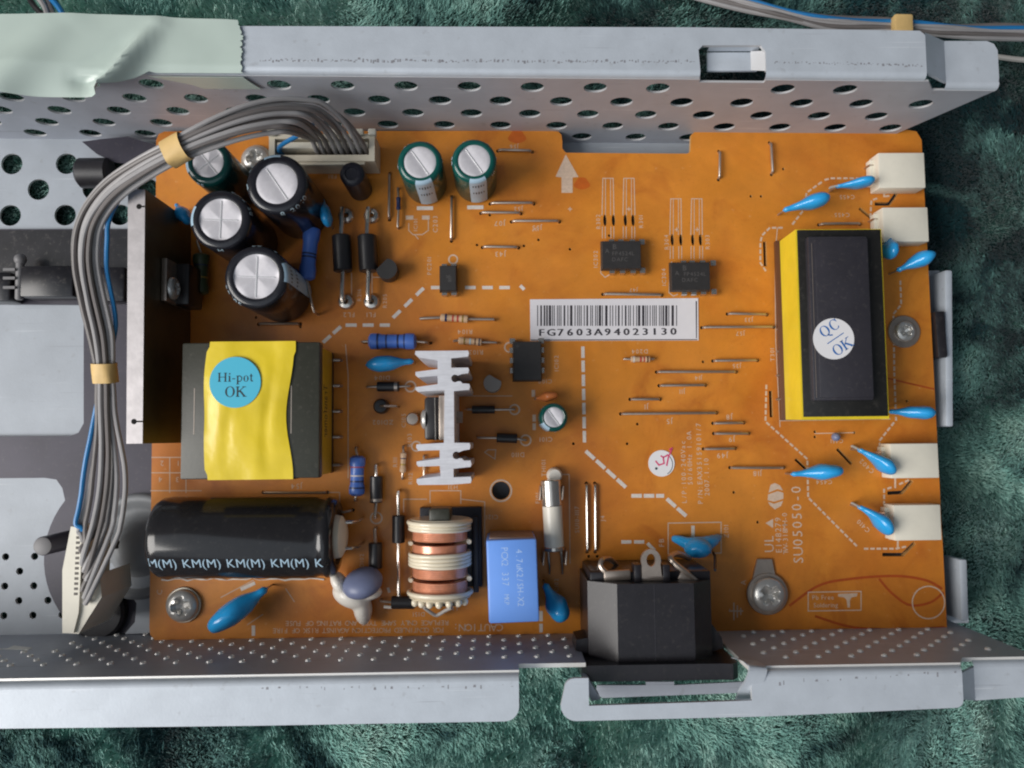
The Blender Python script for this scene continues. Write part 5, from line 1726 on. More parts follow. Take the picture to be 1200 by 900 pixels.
# ---- mains inlet
def inlet():
    zt = 23.0
    yt = P(760, 684, zt)[1]; ym = P(760, 779, zt)[1]
    xa, xb = P(690, 730, zt - 3)[0], P(836, 730, zt - 3)[0]
    xi0 = P(723, 690, zt)[0]; xi1 = P(813, 690, zt)[0]
    zc = zt - 4.6
    b = MB()
    prof = [(xa, zc), (xi0, zt), (xi1, zt), (xb, zc), (xb, 1.0), (xa, 1.0)]
    b.prism(prof, [], 0, yt - ym, 0, 0, lambda u, v, w: (u, ym + w, v))
    o = part(b, 'mains_inlet', 'inlet_black', ((xa + xb) / 2, (yt + ym) / 2, 0), 'black mains power inlet at the lower edge of the board, pushed through the metal wall', angle=15)
    w = MB(); xm = P(767.5, 730, zt)[0]
    w.box((xm, (yt + ym) / 2, zt + .03), (.12, yt - ym - .5, .1), 0); part(w, 'mould_line', 'core_black', (xm, (yt + ym) / 2, zt), parent=o)
    # flange plate in the window
    zf = 25.5
    f = MB(); xf0, xf1 = P(683, 790, zf)[0], P(867, 790, zf)[0]; y0_ = P(760, 779, zf)[1]; y1_ = P(760, 798, zf)[1]
    f.prism([(xf0, 2), (xf0, zf - 3), (xf0 + 1, zf), (xf1 - 4, zf), (xf1 - 1.5, zf + .3), (xf1, zf - 1.4), (xf1, 2)], [], 0, y0_ - y1_, 0, 0, lambda u, v, w: (u, y1_ + w, v))
    part(f, 'face_flange', 'inlet_black', ((xf0 + xf1) / 2, (y0_ + y1_) / 2, 3), parent=o, angle=15)
    # snap ears on both flanks
    for x_, sg in ((xa, -1), (xb, 1)):
        e = MB(); y2 = P(760, 745 if sg < 0 else 728, 16)[1]
        e.prism([(x_, y2), (x_ + sg * 2.6, y0_ + 3.5), (x_ + sg * 2.9, y0_ + 1.2), (x_, y0_ + .2)], [], 9, zc - 1.2, 0, 0)
        part(e, 'snap_ear', 'inlet_black', (x_, y0_ + 3, 9), parent=o)
    # step at the terminal end and metal terminals
    s = MB(); s.box(((xa + xb) / 2 + .4, yt + .6, 9.5), (xb - xa - .6, 2.6, 17.5), 0, bev=.3)
    part(s, 'terminal_block', 'inlet_black', ((xa + xb) / 2, yt + .5, 3), parent=o)
    def q(px, py, z): return P3(px, py, z)
    t = MB()     # earth tag with its ring
    z = 19.5
    cx, cy = P(763, 657, z + 1.2)
    R, ri = 2.25, 1.15
    outl = [(cx + R * math.cos(a), cy + R * 1.15 * math.sin(a)) for a in [math.radians(-20 + 220 * i / 16) for i in range(17)]] + [(cx - 2.1, cy - 3.6), (cx + 2.4, cy - 3.6)]
    t.prism(outl, [[(cx + ri * .9 * math.cos(2 * PI * i / 18), cy + .1 + ri * 1.25 * math.sin(2 * PI * i / 18)) for i in range(18)]], z, z + 1.1, 0)
    part(t, 'earth_tag', 'tin_dull', (cx, cy, z), parent=o)
    t = MB()
    t.box((cx + .3, cy - 4.0, z - .4), (5.6, 1.4, 1.6), 0, bev=.2); part(t, 'tag_clamp', 'tin_dull', (cx, cy - 4, z), parent=o)
    t = MB()
    A, C = q(709, 676, 19), q(738, 673, 19)
    t.box(((A.x + C.x) / 2, (A.y + C.y) / 2, 18.6), (6.2, 2.4, 1.0), 0, rz=.04, bev=.4)
    t.tube(spline([q(712, 672, 18.2), q(704, 664, 18), q(706, 656, 17), q(714, 655, 13), q(722, 661, 8)], 4), .62, 8)
    part(t, 'live_tag', 'tin_dull', A, parent=o)
    t = MB()
    t.tube(spline([q(820, 684, 18), q(800, 668, 18.4), q(788, 658, 18), q(786, 652, 17), q(794, 649, 14), q(808, 654, 8)], 4), .7, 8)
    t.box((q(808, 680, 18).x, q(808, 680, 18).y, 18.2), (5.6, 2.2, 1.0), 0, rz=-.5, bev=.4)
    part(t, 'neutral_tag', 'tin_dull', q(805, 670, 18), parent=o)
    for px in (746, 779):
        t = MB(); c = q(px, 671, 18.5); t.box(c, (1.7, 4.2, 4), 0, bev=.3); part(t, 'terminal_wall', 'inlet_black', c, parent=o)
    g = MB(); g.tube([q(838, 668, 14), q(838, 652, 6), q(836, 648, 1)], .35, 8); part(g, 'lead', 'wire_black', q(838, 660, 6), parent=o)
inlet()

# ---- blue box capacitor
def blue_box():
    zt = 16.0
    q = [P(570, 632, zt), P(629, 632, zt), P(631.5, 730, zt), P(573, 730.5, zt)]
    c = (sum(p[0] for p in q) / 4, sum(p[1] for p in q) / 4)
    b = MB()
    w = P(629, 632, zt)[0] - P(570, 632, zt)[0]; h = P(600, 632, zt)[1] - P(600, 730, zt)[1]
    b.box((c[0], c[1], zt / 2 + .2), (w, h, zt - .4), 0, rz=math.radians(1.4), bev=.55)
    o = part(b, 'box_capacitor', 'box_blue', (c[0], c[1], 0), 'light blue rectangular film capacitor with pale sideways print, beside the mains inlet')
    e = MB(); y1 = P(600, 633, zt)[1]
    e.box((c[0] - .1, y1 + .22, zt / 2 - .2), (w - 1.2, .5, zt - 2.4), 0, bev=.15)
    part(e, 'end_seal', 'box_epoxy', (c[0], y1, zt / 2), parent=o)
    t = MB()
    flat_text(t, '4.7uK2/SH-X2', P(609.5, 677, zt), 1.5, -88.6, zt + .03, fixed=.60, sx=.86)
    flat_text(t, 'PCX2 337', P(592, 664, zt), 1.6, -88.6, zt + .03, fixed=.62, sx=.80); flat_text(t, 'MKP', P(594, 703, zt), 1.2, -88.6, zt + .03, fixed=.6, sx=.8)
    part(t, 'side_print', 'box_print', (c[0], c[1], zt), parent=o)
blue_box()

# ---- copper choke
def choke():
    zc = 9.6; R = 7.0
    x = (P(476, 655, zc + 3)[0] + P(553, 655, zc + 3)[0]) / 2
    ya, yb = P(514, 613, zc + R)[1], P(514, 706, zc + R)[1]
    b = MB(); bl = ya - yb
    b.box((x + 2.2, (ya + yb) / 2 + 1.6, 1.2), (15.5, bl + 1.6, 2.2), 0, bev=.3)
    b.box((x + 8.4, (ya + yb) / 2, 2.8), (1.4, bl + .4, 3.4), 0, bev=.2)
    o = part(b, 'choke_coil', 'coil_black', (x, (ya + yb) / 2, 0), 'copper choke coil wound on a white ribbed bobbin', angle=40)
    X = Matrix.Translation((x, ya, zc)) @ Matrix.Rotation(PI / 2, 4, 'X')          # local z runs down the photo
    # winding ridges
    w = MB()
    def wind(z0, z1):
        n = int((z1 - z0) / .42)
        pf = [(3, z0)]
        for i in range(n):
            a = z0 + (z1 - z0) * i / n; d = (z1 - z0) / n
            pf += [(R - .46, a), (R - .40, a + d * .5)]
        pf += [(R - .55, z1), (3, z1)]
        w.lathe(pf, 44, 0, X)
    zs = [1.9, 4.9, 8.6, 13.2, 16.9, bl]
    k = bl / 19.6
    for a, e in ((2.6, 5.0), (5.9, 8.1), (11.9, 14.3), (15.2, 18.0)): wind(a * k, e * k)
    part(w, 'copper_winding', 'copper', (x, (ya + yb) / 2, zc), parent=o, angle=30)
    rings = [0.35, 1.35, 2.15, 5.45, 8.5, 9.35, 10.2, 11.1, 14.8, 18.4]
    for i, z in enumerate(rings):
        r_ = MB()
        if i in (3, 8):     # half ribs that do not meet
            for a0, a1 in ((math.radians(-200), math.radians(-105)), (math.radians(-62), math.radians(10))):
                pts = [X @ Vector((( R + .1) * math.cos(a), (R + .1) * -math.sin(a) * -1, z * k - (.5 if a1 < -1.5 else -.3) * math.cos(a) * .4)) for a in [a0 + (a1 - a0) * t / 12 + PI * 0 for t in range(13)]]
                r_.tube(pts, [.5] * 12 + [.62], 8)
        else:
            rr = R + (.35 if i in (0, 9) else .1)
            pts = [X @ Vector((rr * math.cos(2 * PI * t / 40), rr * math.sin(2 * PI * t / 40), z * k + .12 * math.sin(2 * PI * t / 40 + i))) for t in range(41)]
            r_.tube(pts, .5 if i not in (0, 9) else .6, 8, cap=False)
        part(r_, 'bobbin_rib', 'bobbin_white', (x, ya - z * k, zc), parent=o, angle=80)
    d = MB(); d.lathe([(0, -.4), (R - .2, -.4), (R + .2, 0), (R - .2, .5)], 36, 0, X); d.lathe([(R - .2, bl - .6), (R + .3, bl - .1), (R - .6, bl + .5), (0, bl + .5)], 36, 0, X)
    part(d, 'bobbin_end', 'bobbin_white', (x, ya, zc), parent=o)
    for i, dx in enumerate((-5.6, -3.9, -2.0, .2, 2.5, 4.6, 6.0)):
        n = MB(); q = Vector((x + dx, yb - .6, zc + math.sqrt(52 - dx * dx) - .5)); n.ell(q, (.85, .95, .8), 0); part(n, 'end_lug', 'bobbin_white', q, parent=o)
    c = MB(); c.box((x + .4, ya + 1.6, zc + 2.0), (5.0, 3.2, 8.5), 0, bev=.6); c.box((x + .6, yb - 1.9, 4), (6, 2.2, 6), 0, bev=.4)
    part(c, 'ferrite_core', 'ferrite', (x, ya + 1.5, zc), parent=o)
    l = MB(); l.tube(spline([P3(497, 712, 4), P3(505, 718, 3), P3(512, 721, 2.4), P3(521, 716, 3), P3(529, 712, 4)], 4), .45, 8)
    part(l, 'lead', 'wire_white', P3(512, 720, 2), parent=o)
choke()

# ---- fuse
def fuse():
    z = 5.2
    b = MB(); A = P3(647, 592, z); C = P3(649.5, 641, z)
    d = (C - A); L = d.length; M = Matrix.Translation(A) @ d.to_track_quat('Z', 'Y').to_matrix().to_4x4()
    b.lathe([(2.35, -.3), (2.4, 0), (2.4, L), (2.35, L + .3), (0, L + .3)], 24, 0, M)
    o = part(b, 'fuse', 'fuse_ceramic', (A + C) / 2 - Vector((0, 0, z)), 'white ceramic fuse with nickel end caps held in spring clips')
    for z0, z1 in ((-6.2, 0.2), (L - .2, L + .9)):
        c = MB(); c.lathe([(0, z0), (2.3, z0), (2.55, z0 + .2), (2.55, z1 - .2), (2.4, z1)], 24, 0, M)
        part(c, 'end_cap', 'tin', M @ Vector((0, 0, z0)), parent=o)
    for zz in (-3.0, L + 2.6):
        for s in (-1, 1):
            c = MB(); q = M @ Vector((0, 0, zz))
            c.box((q.x + s * 2.75, q.y, 3.2), (.35, 3.4, 6.2), 0, rz=-.1, bev=.1); part(c, 'fuse_clip', 'tin_dull', (q.x + s * 2.8, q.y, 0), parent=o)
    c = MB(); q = P3(650, 557, 1.5); c.lathe([(0, 2.4), (1.5, 2.3), (1.9, 1.6), (2.0, 0)], 18, 0, T(q.x, q.y, .2)); part(c, 'end_bulb', 'goop_white', q, parent=o)
    for px in (643, 658):
        l = MB(); l.tube([P3(px - .5, 645, 3), P3(px + 1, 664, 1.6), P3(px + 1, 672, .2)], .38, 6); part(l, 'lead', 'tin', P3(px, 660, 1), parent=o)
fuse()

# ---- blue and other disc capacitors
D_ = 'blue ceramic disc capacitors'
disc((485, 423), (428, 428), 9.5, 6, 'ceramic_blue', 'plump blue disc capacitor lying just left of the finned heatsink top', fat=.55)
disc((918, 246), (972, 231), 9.0, 6, 'ceramic_blue', 'blue disc capacitor slanting above the top left corner of the inverter transformer')
disc((980, 218), (1024, 212), 6.5, 6, 'ceramic_blue', 'slim blue disc capacitor pointing at the topmost white connector', leadpx=(974, 219.5))
disc((1043, 276), (1043.5, 304), 8.0, 6, 'ceramic_blue', 'short upright blue disc capacitor tucked between the inverter transformer and second connector', fat=.5)
disc((1052, 317), (1094, 297), 9.0, 6, 'ceramic_blue', 'blue disc capacitor overhanging the right board edge below the second connector')
disc((1042, 482), (1095, 484), 8.5, 6, 'ceramic_blue', 'blue disc capacitor right of the lower end of the inverter transformer')
disc((927, 556), (988, 551), 9.5, 6, 'ceramic_blue', 'long blue disc capacitor below the lower left corner of the inverter transformer')
disc((1006, 526), (1048, 555), 8.2, 6, 'ceramic_blue', 'blue disc capacitor leaning to the third white connector', leadpx=(1000, 523), tilt=.3)
disc((1006, 593), (1044, 626), 8.6, 6, 'ceramic_blue', 'blue disc capacitor leaning to the lowest white connector', leadpx=(1000, 590), tilt=.5)
disc((313, 689), (245, 738), 14.0, 8, 'ceramic_blue', 'largest blue disc capacitor, below the big lying black capacitor', hh=5.2, fat=.56)
disc((638, 684), (662, 728), 13.0, 7, 'ceramic_blue', 'shaded blue disc capacitor wedged between the blue box and the mains inlet', hh=4.2)
disc((377, 232), (385, 266), 7.0, 7, 'ceramic_blue', 'blue disc capacitor half hidden at the right side of the black can cluster', fat=.5)
disc((627, 467), (654, 463), 6.0, 4, 'ceramic_orange', 'small orange disc capacitor above the smallest green capacitor', group=None, hh=2.6, fat=.5)
disc((205, 238), (222, 262), 8.0, 9, 'ceramic_blue', 'dark shaded blue capacitor left of the black can cluster', fat=.5)
def ycap():
    b = MB(); c = P3(818, 642, 4.6)
    b.ell((c.x, c.y, 4.2), (3.5, 2.6, 4.0), 0)
    b.tube(spline([P3(789, 631, .8), P3(796, 633, 2.2), P3(806, 637, 3.6), P3(816, 640, 4.2)], 4), [.75, .9, 1, 1.1, 1.2, 1.3, 1.4, 1.5, 1.7, 1.9, 2.1, 2.3, 2.4], 12)
    b.tube(spline([P3(842, 629, .8), P3(838, 632, 2.2), P3(830, 636, 3.6), P3(820, 640, 4.2)], 4), [.75, .9, 1, 1.1, 1.2, 1.4, 1.5, 1.6, 1.8, 1.9, 2.1, 2.3, 2.4], 12)
    o = part(b, 'ceramic_capacitor', 'ceramic_blue', (c.x, c.y, 0), 'blue Y shaped safety capacitor with two arms, above the mains inlet', D_, angle=80)
    for px, py in ((788, 630), (843, 628)):
        l = MB(); q = P3(px, py, 0); l.tube([q + Vector((0, 0, 1.2)), q + Vector((0, 0, -.4))], .42, 8); part(l, 'lead', 'tin_dull', q, parent=o)
ycap()
def grey_disc():
    b = MB(); c = P3(424, 684, 8.0); X = Matrix.Rotation(.25, 4, 'Z') @ Matrix.Rotation(.5, 4, 'X')
    b.ell((c.x, c.y, 7.0), (5.0, 3.1, 4.8), 0, X)
    o = part(b, 'varistor', 'disc_grey', (c.x, c.y, 0), 'grey disc component glued down with a blob of white silicone', angle=80)
    g = MB()
    g.ell(P3(412, 698, 4.2), (5.0, 3.0, 4.0), 0, Matrix.Rotation(-.4, 4, 'Z')); g.ell(P3(398, 683, 5.2), (1.8, 3.2, 3.6), 0, Matrix.Rotation(.55, 4, 'Z')); g.ell(P3(425, 712, 3.2), (2.3, 4.3, 3.4), 0, Matrix.Rotation(.12, 4, 'Z')); g.ell(P3(434, 694, 4), (3.0, 1.8, 3), 0)
    # merge the overlapping lumps into one skin
    gb = part(g, 'silicone_blob', 'goop_white', P3(415, 700, 0), parent=o, angle=180)
    md = gb.modifiers.new('remesh', 'REMESH'); md.mode = 'VOXEL'; md.voxel_size = .00035; md.use_smooth_shade = True
    sm = gb.modifiers.new('smooth', 'SMOOTH'); sm.factor = .6; sm.iterations = 10
grey_disc()

# ---- resistors
axial('resistor', ((432, 400), (488, 400)), ((426, 402), (502, 403)), 2.05, 'resistor_blue', 3.2, 'thick blue resistor lying above the plump blue disc capacitor', 'blue resistors', bands=((.2, .45, 'band_dark'), (.38, .4, 'band_dark'), (.62, .45, 'band_dark'), (.76, .4, 'band_dark')))
axial('resistor', ((419, 534), (418, 581)), ((419, 524), (418, 586)), 1.95, 'resistor_blue', 3.2, 'upright blue resistor right of the yellow transformer', 'blue resistors', bands=((.28, .35, 'band_red'), (.5, .3, 'dash_white'), (.64, .4, 'band_dark'), (.8, .4, 'band_dark')))
axial('resistor', ((366, 266), (359, 328)), ((371, 252), (373, 369)), 2.1, 'resistor_blue', 5.0, 'shaded blue resistor standing off the board beside the widest black capacitor', 'blue resistors', bands=((.52, .4, 'band_dark'), (.58, .4, 'band_dark')))
axial('resistor', ((516, 372), (549, 374)), ((493, 374), (579, 375)), 1.0, 'resistor_tan', 1.4, 'tan banded resistor between the opto chip and the finned heatsink', 'small resistors', bands=((.2, .5, 'band_dark'), (.45, .45, 'band_red'), (.62, .5, 'band_red'), (.8, .4, 'band_gold')), lr=.36)
axial('resistor', ((537, 399), (565, 401)), ((532, 400), (582, 402)), .95, 'resistor_tan', 1.3, 'tan banded resistor touching the top of the finned heatsink', 'small resistors', bands=((.25, .4, 'band_gold'), (.5, .4, 'sleeve_print'), (.72, .45, 'band_brown'), (.88, .3, 'band_dark')))
axial('resistor', ((739, 421), (762, 421)), ((731, 421), (766, 421)), .8, 'resistor_tan', 1.1, 'tiny red banded resistor below the barcode label', 'small resistors', bands=((.15, .4, 'dash_white'), (.5, .5, 'band_red'), (.68, .4, 'band_red'), (.85, .4, 'band_brown')))
axial('resistor', ((473, 530), (472, 554)), ((473, 523), (472, 561)), .85, 'resistor_tan', 1.2, 'tiny pale resistor left of the finned heatsink foot', 'small resistors', bands=((.3, .3, 'band_dark'), (.6, .4, 'band_gold')))
axial('resistor', ((236, 297), (235, 345)), ((237, 285), (235, 360)), 2.0, 'resistor_green', 4.0, 'dark greenish resistor in the shade between plate and capacitors', None, bands=((.3, .4, 'band_dark'), (.6, .4, 'band_gold')))
axial('resistor', ((497, 541), (497, 551)), ((497, 534), (497, 566)), .5, 'resistor_tan', .9, 'tiny wire link resistor under the left fins of the heatsink', 'small resistors')
# ---- diodes
DG = 'black barrel diodes'
axial('diode', ((442, 453), (468, 453)), ((431, 454), (481, 453)), 1.25, 'diode_black', 1.8, 'small black diode below the plump blue disc capacitor', DG, 'cyl', bands=((.85, .8, 'tin_dull'),))
axial('diode', ((441, 558), (441, 589)), ((442, 545), (441, 606)), 1.6, 'diode_black', 2.4, 'glossy black diode beside the upright blue resistor', DG, 'cyl', bands=((.9, .7, 'tin_dull'),), leadm='tin', lr=.45)
axial('diode', ((440, 636), (440, 666)), ((441, 619), (440, 690)), 1.7, 'diode_black', 2.6, 'black diode directly above the grey glued disc', DG, 'cyl', lr=.45)
axial('diode', ((467, 604), (467, 636)), ((468, 575), (469, 700)), 1.6, 'diode_black', 2.6, 'black diode with long leads left of the copper choke coil', DG, 'cyl', leadm='tin', lr=.45)
axial('diode', ((582, 513), (606, 514)), ((560, 513), (616, 516)), 1.2, 'diode_black', 1.8, 'small black diode in the shadow right of the finned heatsink', DG, 'cyl')
axial('diode', ((486, 706), (459, 706)), ((492, 706), (447, 702)), 1.6, 'diode_black', 2.4, 'black diode lying under the lower end of the choke coil', DG, 'cyl')
axial('diode', ((553, 480), (580, 480)), ((548, 480), (603, 480)), 1.0, 'diode_black', 1.5, 'thin black diode in the shade between heatsink and smallest green capacitor', DG, 'cyl')
l = MB(); l.tube([P3(450, 711, 2.2), P3(461, 712, 2.6), P3(478, 705, 3), P3(484, 698, 3.2)], .4, 8); part(l, 'jumper_wire', 'wire_white', P3(465, 710, 0), label='short pale bent lead by the lower end of the choke coil')
for nm, xa, lab_ in (('a', 401, 'left one of two big black diodes with ferrite eyelets in the shaded area'), ('b', 431, 'right one of two big black diodes with ferrite eyelets in the shaded area')):
    o = axial('diode', ((xa - 1, 276), (xa + 1, 318)), ((xa + 3, 248), (xa + 3, 353)), 2.4, 'diode_black', 3.6, lab_, DG, 'cyl', leadm='tin', lr=.62)
    for py in (252, 353):
        e = MB(); q = P3(xa + (4 if py > 300 else 4), py, 1)
        e.lathe([(.55, 0), (2.0, 0), (2.1, .4), (1.7, 1.0), (.9, 1.2), (.6, 1.0)], 22, 0, T(q.x, q.y, 0)); part(e, 'solder_eyelet', 'tin', q, parent=o)
# small round parts
def zener():
    b = MB(); q = P3(446, 476, 3); b.lathe([(0, 3.4), (1.5, 3.3), (1.9, 2.7), (1.9, .4), (0, .4)], 18, 0, T(q.x, q.y)); o = part(b, 'diode', 'diode_black', (q.x, q.y, 0), 'black upright diode with one bent lead, left of the heatsink transistor', DG)
    l = MB(); l.tube([q + Vector((0, 0, .4)), q + Vector((1, 0, 1.4)), P3(464, 476, 3), P3(467, 477, .0)], .3, 8); part(l, 'lead', 'tin_dull', q, parent=o)
zener()
to92(577, 449, 5.2, 2.2, 60, 'to_grey', 'pale grey round-topped transistor right of the finned heatsink')
to92(453, 315, 5.6, 2.6, 135, 'ic_black', 'black D shaped transistor beside the big diodes')
def drum(px, py, h, r, nm, m_, lab_):
    x, y = P(px, py, h); b = MB(); b.lathe([(0, .4), (r, .4), (r, h - .8), (r - .5, h - .2), (r - 1.1, h), (r * .55, h), (r * .5, h - .3), (0, h - .3)], 30, 0, T(x, y)); return part(b, nm, m_, (x, y, 0), lab_)
drum(412, 203, 13, 3.0, 'drum_inductor', 'coil_black', 'black drum inductor below the wire socket')
b = MB(); q = P3(484, 491, 1); b.lathe([(0, 2.6), (1.4, 2.5), (1.7, 2.0), (1.7, .2)], 16, 0, T(q.x, q.y)); part(b, 'solder_post', 'tin_dull', (q.x, q.y, 0))
# thin upright wires near the left pair of capacitors
axial('film_resistor', ((467, 231), (467, 246)), ((467, 222), (467, 268)), .6, 'band_dark', 1.6, 'tiny dark blue resistor left of the green capacitor pair', None)

# ---- chips
dip((706, 283), (751, 314), [(711, 0), (722, 0), (735, 0), (746, 0)], [(711, 0), (723, 0), (735, 0), (746, 0)], 'eight pin black chip right of the white arrow, upper one of two', prints=(('B', 721, 289, 1.3, 0), ('A', 712, 294, 1.1, 0), ('FP4524L', 731, 297, 1.0, 0), ('DAFC', 727, 304, 1.0, 0)))
dip((787, 308), (832, 339), [(793, 0), (803, 0), (815, 0), (827, 0)], [(793, 0), (804, 0), (815, 0), (827, 0)], 'eight pin black chip just above the right end of the barcode label', prints=(('B', 803, 314, 1.3, 0), ('A', 794, 320, 1.1, 0), ('FP4524L', 815, 321, 1.0, 0), ('DAFC', 809, 328, 1.0, 0)))
dip((602, 401), (634, 445), [(0, 405), (0, 416), (0, 428), (0, 440)], [(0, 405), (0, 416), (0, 428), (0, 440)], 'eight pin black chip standing lengthwise at lower left of the barcode label', side=True, prints=(('o', 607, 405, .9, 0),))
dip((516, 312), (534, 340), [(519, 0), (530, 0)], [(519, 0), (530, 0)], 'small four pin black opto chip below the green capacitor pair', prints=(('K', 525, 323, 1.0, 90), ('817', 527, 326, .9, 90)))

# ---- jumper links
link_labels = {0: 'topmost horizontal wire link, right of the green capacitor pair', 5: 'wire link along the upper edge of the barcode label', 12: 'longest horizontal wire link, left of the sideways rating text',
               22: 'left one of two long upright wire links right of the fuse', 23: 'right one of two long upright wire links right of the fuse', 21: 'upright wire link between the green capacitors and the opto chip',
               19: 'short upright wire link below the right corner of the board notch', 20: 'short upright wire link between the notch and the topmost connector'}
for i, (xa, ya, xb, yb) in enumerate(J[:-1]):
    b = MB(); lead(b, (xa, ya), (xb, yb), .35, 0, 1.0)
    A, C = P3(xa, ya), P3(xb, yb)
    part(b, 'jumper_wire', 'tin_dull' if i not in (22, 23) else 'tin', (A + C) / 2, link_labels.get(i), 'bare wire links on the board')
b = MB(); q = P3(979, 512, 1); b.ell((q.x, q.y, 1.3), (1.1, 1.1, 1.3), 0); part(b, 'bead', 'disc_grey', (q.x, q.y, 0))

# ---- white connectors on the right edge
def connector(x0, y0, x1, y1, lab_):
    z = 5.4
    (xa, yt), (xb, yb) = P(x0, y0, z), P(x1, y1, z)
    b = MB(); b.box(((xa + xb) / 2, (yt + yb) / 2, z / 2 + .1), (xb - xa, yt - yb, z - .2), 0, bev=.25)
    o = part(b, 'wire_connector', 'connector_white', ((xa + xb) / 2, (yt + yb) / 2, 0), lab_, 'white side entry connectors')
    s = MB(); s.box((xa - .3, (yt + yb) / 2 + .4, 1.5), (1.2, (yt - yb) * .72, 2.4), 0, bev=.15); part(s, 'pin_shroud', 'connector_white', (xa, (yt + yb) / 2, 0), parent=o)
    for k in (-.25, .25):
        l = MB(); yy = (yt + yb) / 2 + k * (yt - yb); l.tube([(xa + .2, yy, 2.6), (xa - .9, yy, 2.6), (xa - 1.1, yy, 2.2), (xa - 1.1, yy, -.4)], .3, 6); part(l, 'pin', 'tin', (xa - 1, yy, 0), parent=o)
    e = MB(); e.box((xb + .01, (yt + yb) / 2, z / 2 + .3), (.5, (yt - yb) * .7, z * .5), 0, bev=.1); part(e, 'mating_slot', 'hole_dark', (xb, (yt + yb) / 2, 2), parent=o)
connector(1029, 179, 1085, 220, 'white two wire connector at the top right corner of the board')
connector(1034, 243, 1089, 283, 'white two wire connector second from the top, next to the short upright blue capacitor')
connector(1043, 520, 1101, 560, 'white two wire connector third from the top, below the inverter transformer')
connector(1047, 592, 1104, 633, 'white two wire connector lowest on the right edge')

# ---- wire socket at the top
def socket():
    z = 9.5
    xa, xb = P(315, 180, z)[0], P(439, 180, z)[0]
    yt, yb = P(375, 157, z)[1], P(375, 189, z)[1]
    b = MB()
    inner = [(xa + 1.4, yt - 1.2), (xb - 1.4, yt - 1.2), (xb - 1.4, yb + 1.6), (xa + 1.4, yb + 1.6)]
    notch = []
    b.prism([(xa, yt), (xb, yt), (xb, yb), (xa, yb)], [inner], .2, z, 0)
    b.box(((xa + xb) / 2, (yt + yb) / 2, 1.2), (xb - xa - 1, yt - yb - 1, 2), 0)
    b.box(((xa + xb) / 2 - 1, yb - .2, z - 1.8), (xb - xa - 3, .9, 2.4), 0, bev=.15)
    o = part(b, 'wire_socket', 'socket_beige', ((xa + xb) / 2, (yt + yb) / 2, 0), 'long beige twelve way wire socket at the upper edge of the board')
    for k in (0.03, .62, .86, .98):
        c = MB(); c.box((xa + (xb - xa) * k, yt + .1, z + .2), (1.9, 1.6, 2.0), 0, bev=.2); part(c, 'latch_post', 'connector_white', (xa + (xb - xa) * k, yt, z), parent=o)
    return xa, xb, yt, yb, z
SX0, SX1, SYT, SYB, SZ = socket()

# ---- screws holding the board
screw(213, 710, 0, 3.9, 'shiny cross-head screw with thin washer at the lower left board corner', washer=4.4, rot=12)
screw(1062, 388, 0, 2.6, 'screw in a clear washer at right of the inverter transformer', washer=4.2, rot=30, wmat='tin_dull')
screw(901, 697, 0.6, 4.2, 'big screw with grey washer on the earth tag right of the mains inlet', washer=5.2, rot=40, wmat='tin_dull')
screw(299, 186, 0, 3.4, 'screw half hidden between wire socket and black capacitor', washer=4.0, rot=10)
b = MB(); pts = [P(887, 655, .5), (P(904, 655, .5)), P(911, 690, .5), P(879, 690, .5)]
b.prism(pts, [], .1, .9, 0); part(b, 'earth_tab', 'tin_dull', (P(895, 670)[0], P(895, 670)[1], 0), label='tapered grey earth tab under the big screw')

